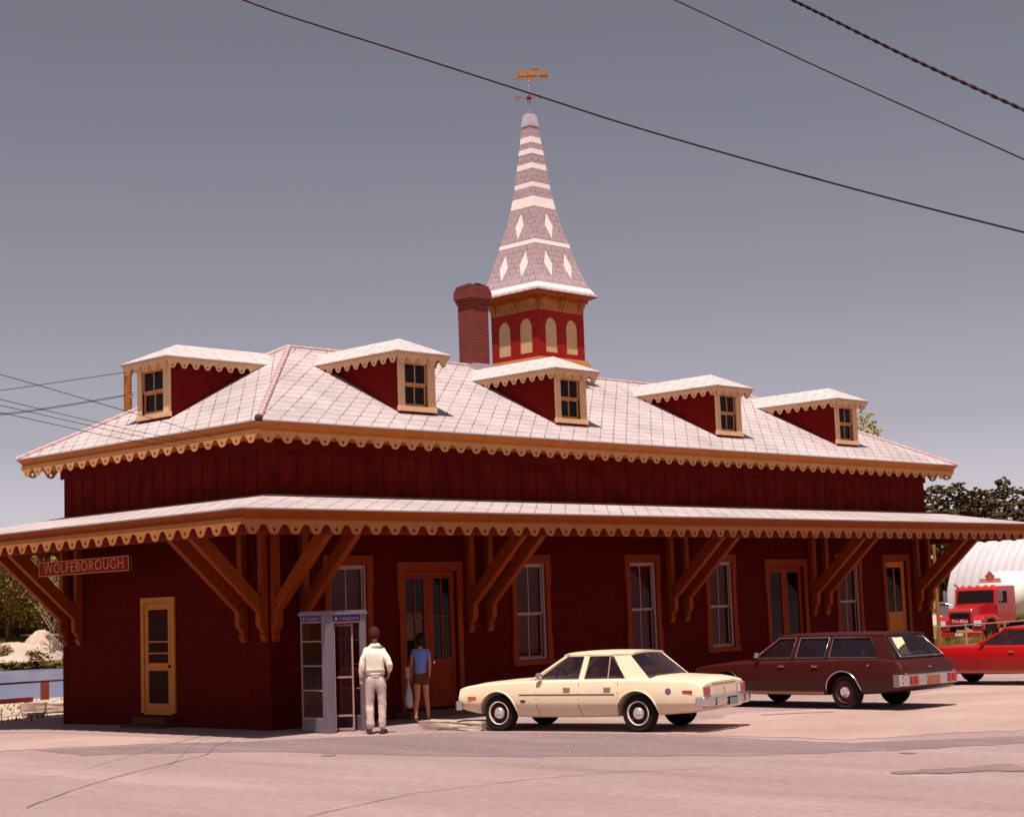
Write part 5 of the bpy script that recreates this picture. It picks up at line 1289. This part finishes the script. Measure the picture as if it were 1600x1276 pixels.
# ------------------------------------------------------------------ wires and poles
def wire(label, pts, r_, group=None, name='overhead_wire', twist=None, sag=0., ext=True):
    P = [at(*p) for p in pts]; out = []
    for i in range(len(P)-1):
        for k in range(24 if twist is None else 60): t = k/(24 if twist is None else 60); p0, p1, p2, p3 = P[max(i-1, 0)], P[i], P[i+1], P[min(i+2, len(P)-1)]; out.append(.5*(2*p1+(p2-p0)*t+(2*p0-5*p1+4*p2-p3)*t*t+(3*p1-p0-3*p2+p3)*t**3)+Vector((0, 0, -4*sag*t*(1-t))))
    out.append(P[-1])
    if twist:
        mb = MB()
        for ph_ in (0, math.pi): mb.tube([p+Vector((.0, 0, math.sin(i*.55+ph_)*twist))+RH*0+VH*(math.cos(i*.55+ph_)*twist) for i, p in enumerate(out)], r_, 5)
    else: mb = MB(); mb.tube(out, r_, 6)
    return tag(mb.build(name, M['wire'], smooth=60), label, 'wire', group)
g_ = 'overhead wires in front of the station'
wire('longest black wire crossing in front of the weather vane', [(300, -33, 15), (420, 15, 14.8), (620, 79, 14.5), (825, 145, 14), (1010, 204, 13.6), (1300, 286, 13), (1584, 359, 12.5), (1750, 398, 12.3)], .0075, g_)
wire('thin plain wire crossing the sky near the upper right corner', [(1000, -25, 15), (1086, 15, 15), (1300, 115, 14), (1584, 242, 13), (1760, 322, 12)], .0058, g_)
wire('thick twisted cable in the top right corner of the sky', [(1180, -28, 13), (1272, 17, 13), (1420, 90, 12.2), (1584, 165, 11.5), (1760, 245, 11)], .0075, g_, twist=.0065)
g2 = 'thin wires at the left of the roof'
wire('thin wire sloping down across the lower part of the end roof, uppermost of its kind', [(-80, 565, 25), (22, 591, 25), (190, 640, 25), (260, 660, 30), (336, 684, 34.6)], .0055, g2)
wire('thin wire reaching the end roof eave, second from the top', [(-80, 603, 25), (22, 629, 25), (216, 674, 30), (338, 696, 34.6)], .005, g2)
wire('thin wire reaching the end roof eave, third from the top', [(-80, 616, 25), (22, 638, 25), (216, 681, 30), (330, 698, 34.6)], .005, g2)
wire('lowest thin wire sloping towards the eave of the end roof', [(-80, 627, 25), (22, 649, 25), (216, 690, 30), (322, 700, 34.7)], .005, g2)
wire('thin straight wire rising to the wooden pole behind the end dormer', [(-80, 620, 44), (22, 607, 44.5), (199, 581, 45)], .009, g2)
wire('loose twisted cable rising to the wooden pole behind the end dormer', [(-80, 655, 44), (22, 645, 44.5), (110, 632, 44.7), (199, 617, 45)], .008, g2, twist=.02)
pb_ = at(200, 640, 45); mb = MB(); mb.tube([(0, 0, -.6), (0, 0, 8.62)], [.13, .10], 14); po = empty('utility_pole', (pb_.x, pb_.y, 0)); tag(po, 'orange-brown wooden pole carrying wires behind the end dormer', 'utility pole')
mb.build('pole', M['wood_pole'], po, smooth=60)
mb = MB(); mb.tube([(.0, -.1, 7.9), (.0, -.22, 7.92), (0, -.24, 8.0)], .02, 6); mb.lathe([(0, -.03), (.035, -.02), (.03, .02), (.04, .03), (.02, .06), (0, .06)], (0, -.24, 8.0), n=10); mb.build('insulator', M['lead'], po, smooth=50)
# ------------------------------------------------------------------ right-hand background
def wl(px, py, D): return at(px, py, D)
# curved metal hut
q0 = at(1479, 955, 125); a_ = (RH*.6-VH*.8).normalized(); c_ = (RH*.8+VH*.6).normalized(); Rr = 6.1
hut = empty('quonset_hut', (q0.x, q0.y, q0.z-.15)); tag(hut, 'white corrugated half-round metal hut behind the red truck', 'metal hut')
mb = MB(); NL = 120; NA = 26
for i in range(NL+1):
    x = i*26/NL
    for k in range(NA+1):
        t = math.pi*k/NA; r_ = Rr + (.07*math.sin(i*math.pi/1.5))
        p = a_*x + c_*(Rr-r_*math.cos(t)) + Vector((0, 0, r_*math.sin(t))); mb.v.append(tuple(p))
for i in range(NL):
    for k in range(NA): b = i*(NA+1)+k; mb.f.append((b, b+1, b+NA+2, b+NA+1)); mb.m.append(0)
mb.build('curved_shell', paint('corrugated_white_metal', (.66, .58, .60), .45, .1, .4, metal=.2), hut, smooth=60)
mb = MB(); mb.prism([(Rr-Rr*math.cos(math.pi*k/20), Rr*math.sin(math.pi*k/20)) for k in range(21)], lambda u, v, t: a_*t+c_*u+Vector((0, 0, v)), .05, .15); mb.build('end_wall', paint('hut_end_wall', (.4, .3, .3), .7), hut)

# ---- tanker truck
tp = (at(1480, 1003, 96)+at(1551, 1000, 95))/2; HT = 186
tk = empty('tanker_truck', (tp.x, tp.y, H(tp.x, tp.y)-.05), R(HT)); tk.scale = (1.14, 1.14, 1.14); tk.location.z += .02; tag(tk, 'red long-nosed tanker truck with white tank and diamond placard in front of the metal hut', 'truck')
TR = M['truck_red']
mb = MB()   # hood, x forward; front axle near x=0, nose at x=.9
mb.prism([(-1.0, .95), (.85, .95), (.90, 1.0), (.90, 1.62), (.80, 1.74), (-1.0, 1.95)], lambda a, b, t: Vector((a, t, b)), -.58, .58); mb.build('hood', TR, tk, bevel=.08)
for s in (-1, 1):
    mb = MB(); mb.prism([(-.95, .70), (-.62, .78), (-.45, 1.12), (-.1, 1.25), (.35, 1.22), (.62, 1.05), (.74, .72), (.95, .68), (.95, 1.24), (.7, 1.38), (-.2, 1.45), (-.95, 1.25)], lambda a, b, t: Vector((a, t, b)), s*.56 if s > 0 else -1.16, 1.16 if s > 0 else s*.56); mb.build('fender', TR, tk, bevel=.06)
    y0, y1 = (.68, 1.08) if s > 0 else (-1.08, -.68); lampbox('headlight', tk, .955, y0, y1, .93, 1.20, 'lamp_lens', 1)
    mb = MB(); mb.lathe([(.25, -.14), (.5, -.14), (.53, -.08), (.53, .08), (.5, .14), (.25, .14), (.22, 0)], (0, 0, 0), axis='y', n=24); wh = mb.build('wheel', M['black_rubber'], tk, smooth=50); wh.location = (0, s*.98, .52)
    mb = MB(); mb.lathe([(.25, .10*s), (.12, .05*s), (0, .12*s)], axis='y', n=16); mb.build('rim', M['truck_red'], wh)
    mb = MB(); mb.tube([(-.7, s*1.08, 1.9), (-.62, s*1.38, 2.0), (-.62, s*1.38, 2.55), (-.7, s*1.1, 2.6)], .018, 6); mm = mb.build('mirror_bracket', M['chrome'], tk)
    mb = MB(); mb.box(-.66, s*1.38-.10, 2.05, -.62, s*1.38+.10, 2.5); mb.build('mirror', M['steel'], mm)
# grille with recess
mb = MB(); mb.box(.895, -.48, .86, .915, .48, 1.52); gr = mb.build('grille', M['dark'], tk)
mb = MB(); mb.box(.90, -.45, 1.04, .93, .40, 1.27); mb.build('grille_plate', TR, gr)
TG = Matrix.Translation((.936, 0, 1.16)) @ Matrix(((0,0,1,0),(1,0,0,0),(0,1,0,0),(0,0,0,1)))
text('lettering', 'Tru-Blue', .20, M['white'], gr, TG, .004)
mb = MB(); mb.box(.905, -.34, 1.58, .925, .34, 1.63); mb.build('hood_badge', M['steel'], tk)
mb = MB(); mb.prism([(-2.3, .9), (-.9, .9), (-.9, 1.92), (-1.05, 2.62), (-1.25, 2.72), (-2.3, 2.74)], lambda a, b, t: Vector((a, t, b)), -1.06, 1.06); cb_ = mb.build('cab', TR, tk, bevel=.07)
mb = MB(); mb.quadv([(-.885, -.92, 1.98), (-.885, .92, 1.98), (-1.02, .88, 2.56), (-1.02, -.88, 2.56)]); mb.build('windshield', M['dark'], cb_, recalc=False)
for s in (-1, 1):
    mb = MB(); mb.prism([(-2.1, 1.95), (-1.12, 1.95), (-1.22, 2.5), (-2.1, 2.5)], lambda a, b, t: Vector((a, t, b)), s*1.062 if s > 0 else -1.078, 1.078 if s > 0 else s*1.062); mb.build('side_window', M['dark'], cb_)
for y in (-.75, -.4, 0, .4, .75):
    mb = MB(); mb.box(-1.4, y-.06, 2.74, -1.2, y+.06, 2.80); mb.build('roof_lamp', M['orange_lens'], cb_)
mb = MB(); mb.tube([(-1.3, -.95, 2.7), (-.95, -1.0, 2.86)], [.03, .06], 8); mb.build('air_horn', M['chrome'], cb_)
mb = MB(); mb.lathe([(.0, 0), (.17, 0), (.19, .12), (.17, .26), (0, .28)], (-.55, -.72, 1.62), n=16); mb.build('air_cleaner', TR, tk, smooth=50)
mb = MB(); mb.box(.95, -1.14, .42, 1.08, 1.14, .66); bp_ = mb.build('front_bumper', TR, tk, bevel=.02)
mb = MB(); mb.box(1.085, -.2, .48, 1.10, .2, .62); mb.build('licence_plate', M['white'], bp_)
mb = MB(); mb.box(-3.3, -1.0, 1.0, -2.36, 1.0, 2.75); mb.build('tool_body', TR, tk, bevel=.05)
mb = MB(); mb.box(-9, -.4, .75, -.9, .4, .95); mb.build('chassis', M['dark'], tk)
mb = MB(); mb.lathe([(0, -3.25), (.5, -3.30), (.95, -3.42), (1.16, -3.7), (1.2, -4.0), (1.2, -8.6), (1.0, -8.9), (0, -9.0)], (0, 0, 2.25), axis='x', n=32); tkk = mb.build('tank', M['white'], tk, smooth=50)
mb = MB()
for (y, z) in ((.15, 3.28),): 
    mb.prism([(y-.27, z-.08), (y, z-.35), (y+.27, z-.08), (y, z+.19)], lambda a, b, t: Vector((t, a, b)), -2.42, -2.45)
mb.build('placard', paint('red_diamond_placard', (.42, .09, .08), .6, .1), tkk)
mb = MB(); mb.box(-2.46, -.42, 2.90, -2.40, .72, 2.96); mb.box(-2.455, -.38, 2.96, -2.43, .68, 3.12); mb.build('placard_board', paint('pink_placard_board', (.55, .25, .22), .7), tkk)
for x in (-4.6, -7.6):
    for s in (-1, 1):
        mb = MB(); mb.lathe([(.25, -.2), (.5, -.2), (.53, -.1), (.53, .1), (.5, .2), (.25, .2), (.2, 0)], (0, 0, 0), axis='y', n=20); w2 = mb.build('wheel', M['black_rubber'], tk, smooth=50); w2.location = (x, s*.9, .52)

# ---- pipe rail in front of the truck
ra = at(1440, 981, 62); rb = at(1700, 962, 56); gl = empty('pipe_railing', (ra.x, ra.y, 0)); tag(gl, 'pale thin pipe railing between the red car and the truck', 'railing')
mb = MB(); mb.tube([Vector((0, 0, ra.z)), Vector((rb.x-ra.x, rb.y-ra.y, rb.z))], .022, 8); mb.build('rail', M['sash'], gl)
for k in range(5):
    t = (.29+k*.24); p = ra.lerp(rb, t)
    if t < 1.1: mb = MB(); q = p-Vector((ra.x, ra.y, 0)); mb.tube([(q.x, q.y, H(p.x, p.y)-.2), (q.x, q.y, p.z+.05)], .035, 8); mb.build('post', M['sash'], gl)

# ---- grass verge
def tufts(name, label, cx_, cy_, sx, sy, n, h, mat, seed, kind='stuff'):
    rr = random.Random(seed); mb = MB()
    for i in range(n):
        x, y = cx_+rr.uniform(-sx, sx), cy_+rr.uniform(-sy, sy); z = H(x, y); hh_ = h*rr.uniform(.4, 1.1); a = rr.uniform(0, 6.28); w = .03+.02*rr.random(); l = V3(math.cos(a), math.sin(a), 0)
        tip = V3(x, y, z)+V3(rr.uniform(-.3, .3), rr.uniform(-.3, .3), 1)*hh_
        mb.quadv([V3(x, y, z-.02)-l*w, V3(x, y, z-.02)+l*w, tip])
    return tag(mb.build(name, M[mat], recalc=False), label, None, None, kind)
vg = at(1520, 1005, 84)
tufts('verge_grass', 'tall dry green grass behind the red car', vg.x, vg.y, 9, 9, 7000, .75, 'leaf', 3)
bk = (onz(22, 1118)+onz(98, 1112))/2
tufts('bank_grass', 'sparse green grass on the stony bank left of the station', bk.x+1.0, bk.y+2.5, 3.5, 4.5, 500, .13, 'leaf', 4)

# ------------------------------------------------------------------ trees
def crown_clumps(mb, c, rx, ry, rz, nclump, nleaf, ls, rr, flat=0., conic=False):
    for i in range(nclump):
        while True:
            p = V3(rr.uniform(-1, 1), rr.uniform(-1, 1), rr.uniform(-1, 1))
            if p.length < 1 and p.length > .35: break
        if conic: k = .25+.75*(1-(p.z+1)/2); p.x *= k; p.y *= k
        q = V3(c[0]+p.x*rx, c[1]+p.y*ry, c[2]+p.z*rz); cr_ = (.26+.22*rr.random())*min(rx, rz)*(.7 if conic else 1)
        for k in range(nleaf):
            d = V3(rr.gauss(0, 1), rr.gauss(0, 1), rr.gauss(0, 1)*(1-flat)).normalized()*cr_*rr.random()**.45; s = ls*rr.uniform(.6, 1.3)
            u = V3(rr.gauss(0, 1), rr.gauss(0, 1), rr.gauss(0, 1)).normalized(); w = u.orthogonal().normalized()
            o = q+d; mb.quadv([o-u*s*.5, o+w*s*.3, o+u*s*.5, o-w*s*.3])
def tree_proto(kind, seed):
    rr = random.Random(seed); root = empty('tree')
    h = {'pine': 12, 'broad': 6, 'birch': 6.5, 'top': 9.2}[kind]
    mb = MB(); lean = rr.uniform(-.04, .04)
    if kind == 'pine':
        mb.tube([(0, 0, -.5), (lean*6, 0, h*.5), (lean*10, 0, h*.95)], [.22, .15, .03], 8)
        for k in range(14):
            z = h*(.3+.045*k); a = rr.uniform(0, 6.28); L_ = 2.4*(1.1-z/h); mb.tube([(0, 0, z), (math.cos(a)*L_, math.sin(a)*L_, z+.3)], [.06, .02], 5)
    else:
        mb.tube([(0, 0, -.5), (lean*4, .1, h*.35), (lean*8, 0, h*.85)], [.15 if kind != 'birch' else .07, .10 if kind != 'birch' else .05, .02], 8)
        for k in range(9):
            z = h*(.3+.055*k); a = rr.uniform(0, 6.28); L_ = rr.uniform(.8, 1.6); mb.tube([(0, 0, z), (math.cos(a)*L_*.5, math.sin(a)*L_*.5, z+.6), (math.cos(a)*L_, math.sin(a)*L_, z+1.3)], [.05, .035, .012], 5)
    mb.build('trunk', M['bark' if kind == 'birch' else 'bark_dark'], root, smooth=60)
    mb = MB()
    if kind == 'pine':
        for k in range(9):
            z = h*(.24+.088*k); r_ = 2.5*(1.06-z/h)**.8*rr.uniform(.75, 1.2)
            for j in range(7):
                a = rr.uniform(0, 6.28); d = r_*rr.uniform(.25, 1); crown_clumps(mb, (math.cos(a)*d, math.sin(a)*d, z+rr.uniform(-.3, .3)), .6, .6, .30, 4, 34, .20, rr, .5)
    elif kind == 'broad': crown_clumps(mb, (0, 0, h*.58), 2.2, 2.2, h*.42, 46, 60, .22, rr)
    elif kind == 'birch': crown_clumps(mb, (0, 0, h*.68), 1.1, 1.1, h*.3, 16, 28, .15, rr)
    else: crown_clumps(mb, (0, 0, h*.82), 1.15, 1.15, h*.20, 40, 60, .15, rr)
    mb.build('crown', M[{'pine': 'pine', 'broad': 'leaf', 'birch': 'leaf_yellow', 'top': 'leaf_yellow'}[kind]], root, recalc=False)
    return root
protos = {k: [tree_proto(k, s) for s in range(n)] for k, n in (('pine', 3), ('broad', 3), ('birch', 1))}
used = set()
def plant(kind, p, sc, label, group, rr):
    src = rr.choice(protos[kind])
    if id(src) in used: t = copy_tree(src)
    else: t = src; used.add(id(src))
    t.location = (p.x, p.y, H(p.x, p.y)-.1); t.rotation_euler = (0, 0, rr.uniform(0, 6.28)); t.scale = (sc[0], sc[0], sc[1]); tag(t, label, 'tree', group); return t
rr = random.Random(21)
# pines behind the hut, in depth
top = [(1425, 758), (1452, 762), (1468, 750), (1490, 756), (1503, 746), (1520, 760), (1538, 757), (1552, 762), (1566, 756), (1577, 741), (1592, 752), (1612, 758), (1640, 748), (1670, 760), (1700, 752)]
for i, (px, py) in enumerate(top):
    D = 150+rr.uniform(-8, 8); p = at(px, 915, D); g = H(p.x, p.y); htop = at(px, py, D).z-g
    plant('pine', p, (rr.uniform(1.0, 1.3), htop/12.), 'dark pine standing in the row behind the metal hut', 'dark pines behind the metal hut', rr)
for i in range(16):
    px = 1405+i*19+rr.uniform(-6, 6); D = 135+rr.uniform(-6, 8); p = at(px, 915, D); htop = at(px, 782+rr.uniform(-10, 12), D).z-H(p.x, p.y)
    plant('pine', p, (rr.uniform(1.1, 1.4), htop/12.), 'dark pine standing in the row behind the metal hut', 'dark pines behind the metal hut', rr)
# single crown over the roof
tt = tree_proto('top', 5); p = at(1349, 915, 70); tt.location = (p.x, p.y, H(p.x, p.y)); tt.scale = (1.15, 1.15, (at(1349, 647, 70).z-H(p.x, p.y))/9.4); tt.rotation_euler = (0, 0, 1.); tag(tt, 'yellow-green tree crown peeping over the roof beside the last dormer', 'tree')
# far shore: dense trees behind the sand heaps
for i in range(34):
    px = -60+rr.uniform(0, 190); D = 142+rr.uniform(0, 22); p = at(px, 975, D); g = H(p.x, p.y)
    ht = (at(px, rr.uniform(848, 905), D).z-g); ht = max(2.5, ht)
    plant('broad', p, (rr.uniform(1.0, 1.45), ht/6.), 'green leafy tree in the dense growth on the far shore', 'trees on the far shore', rr)
for i, px in enumerate((78, 84, 90, 97)):
    D = 135.5+i*.5; p = at(px, 975, D); plant('birch', p, (.8, 1.05+.1*(i % 2)), 'thin pale-trunked young tree on the far shore beside the sand heap', 'thin pale-trunked trees on the far shore', rr)
# bushes along the far water's edge
bp0 = None
for i in range(16):
    px = -50+i*11+rr.uniform(-3, 3); D = 133.5+rr.uniform(-.6, 1.2); p = at(px, 1035, D); g = H(p.x, p.y)
    if bp0 is None or i == 1 or i == 2:
        b_ = empty('bush'); mb = MB(); crown_clumps(mb, (0, 0, .25), .62, .62, .55, 22, 34, .14, rr); mb.build('foliage', M['leaf'], b_, recalc=False); bp0 = b_
    else: b_ = copy_tree(bp0)
    s = rr.uniform(.95, 1.4); b_.location = (p.x, p.y, max(g, -1.0)-.1); b_.scale = (s*1.3, s*1.3, s*(.6 if i % 5 else 1.3)); b_.rotation_euler = (0, 0, rr.uniform(0, 6)); tag(b_, 'low green bush growing along the far edge of the water', 'bush', 'bushes along the far water edge')
# sand heaps
def heap(px, py0, D, rad, h, label, name='sand_heap', mat='sand', seed=1):
    p = at(px, 965, D); g = H(p.x, p.y); h = at(px, py0, D).z-g+.1; r3 = random.Random(seed); mb = MB(); n_ = 28; m_ = 10
    mb.v.append((0, 0, h))
    for j in range(1, m_+1):
        for k in range(n_):
            a = 2*math.pi*k/n_; t = j/m_; rad_ = rad*t*(1+.12*math.sin(3*a+seed)); mb.v.append((math.cos(a)*rad_, math.sin(a)*rad_, h*(.5+.5*math.cos(math.pi*t))*(1+.06*r3.uniform(-1, 1)) - (.4 if j == m_ else 0)))
    for k in range(n_): mb.f.append((0, 1+k, 1+(k+1) % n_)); mb.m.append(0)
    for j in range(m_-1):
        for k in range(n_): a = 1+j*n_; mb.f.append((a+k, a+n_+k, a+n_+(k+1) % n_, a+(k+1) % n_)); mb.m.append(0)
    o = mb.build(name, M[mat], smooth=80); o.location = (p.x, p.y, g-.1); return tag(o, label, 'sand heap')
heap(66, 984, 138, 2.6, 1.55, 'pale rounded sand heap among bushes on the far shore, the taller one')
heap(22, 1003, 137, 4.2, .95, 'low broad pale sand heap at the left edge of the far shore')
heap(1464, 960, 118, 1.4, 1.2, 'small pale sand heap left of the red truck')
# near bank: rail, post, slabs
fp = at(70, 1078, 49); fl = empty('timber_fence', (fp.x, fp.y, 0)); tag(fl, 'red-brown post and thin rail fence by the water left of the station', 'fence')
M['fence_red'] = paint('fence_red_paint', (.20, .04, .02), .7, .2)
la, lb = at(-40, 1071, 41)-Vector((fp.x, fp.y, 0)), at(112, 1061, 47)-Vector((fp.x, fp.y, 0))
mb = MB(); mb.bar(la, lb, .05, .045); mb.build('rail', M['fence_red'], fl)
mb = MB(); zt_ = at(70, 1064, 49).z; Mx = Matrix.Rotation(R(-18), 4, 'Z'); mb.box(-.10, -.10, H(fp.x, fp.y)-.8, .10, .10, zt_, M=Mx); mb.build('post', M['fence_red'], fl, bevel=.01)
la, lb = at(-30, 1098, 44), at(48, 1092, 46)
mb = MB(); mb.bar(V3(0, 0, 0), lb-la, .14, .12); lo_ = mb.build('timber_beam', M['fence_red'], bevel=.01); lo_.location = la; tag(lo_, 'red-brown timber beam lying on the bank at the left edge', 'beam')
s1 = at(76, 1097, 46); roughbox('stone_slab', 'large flat pale stone slab on the bank, the upper one', 'stone slab', (s1.x, s1.y, s1.z-.22), R(-40), 1.15, 1.5, .26, seed=11)
s1 = at(52, 1106, 44.5); roughbox('stone_slab', 'smaller pale stone slab on the bank, lowest and nearest the left edge', 'stone slab', (s1.x, s1.y, s1.z-.25), R(-22), .5, .6, .16, seed=12)
s1 = at(84, 1116, 44.6); roughbox('stone_slab', 'rough pinkish stone slab on the bank against the station corner', 'stone slab', (s1.x, s1.y, s1.z-.25), R(-48), .7, .6, .16, seed=13)
# dark bush by the wagon
db = at(1463, 1000, 47); b_ = empty('bush', (db.x, db.y, H(db.x, db.y))); mb = MB(); crown_clumps(mb, (0, 0, .42), .2, .2, .42, 26, 60, .07, rr); mb.build('foliage', M['pine'], b_, recalc=False); tag(b_, 'dark rounded bush behind the brown wagon at the building corner', 'bush')
# pole beyond the right-hand brackets
pp = at(1462, 900, 66); up = empty('utility_pole', (pp.x, pp.y, 0)); tag(up, 'slim tan pole seen through the canopy brackets at the right end', 'utility pole')
mb = MB(); mb.tube([(0, 0, -1.2), (0, 0, 4.6)], [.075, .06], 10); mb.build('pole', M['wood_pole'], up, smooth=60); mb = MB(); mb.lathe([(.075, 0), (.08, .05), (0, .08)], (0, 0, 4.56), n=10); mb.build('pole_cap', M['lead'], up)
cbx = at(1474, 948, 120); bxo = empty('utility_cabinet', (cbx.x, cbx.y, H(cbx.x, cbx.y)), R(-46)); tag(bxo, 'small grey cabinet with pale lid at the left foot of the metal hut', 'cabinet')
mb = MB(); mb.box(-.35, -.3, -.1, .30, .3, cbx.z-H(cbx.x, cbx.y)+.25); mb.build('cabinet_body', M['steel'], bxo, bevel=.02); mb = MB(); zt_ = cbx.z-H(cbx.x, cbx.y)+.25; mb.box(-.42, -.36, zt_, .36, .36, zt_+.09); mb.build('lid', M['sash'], bxo)
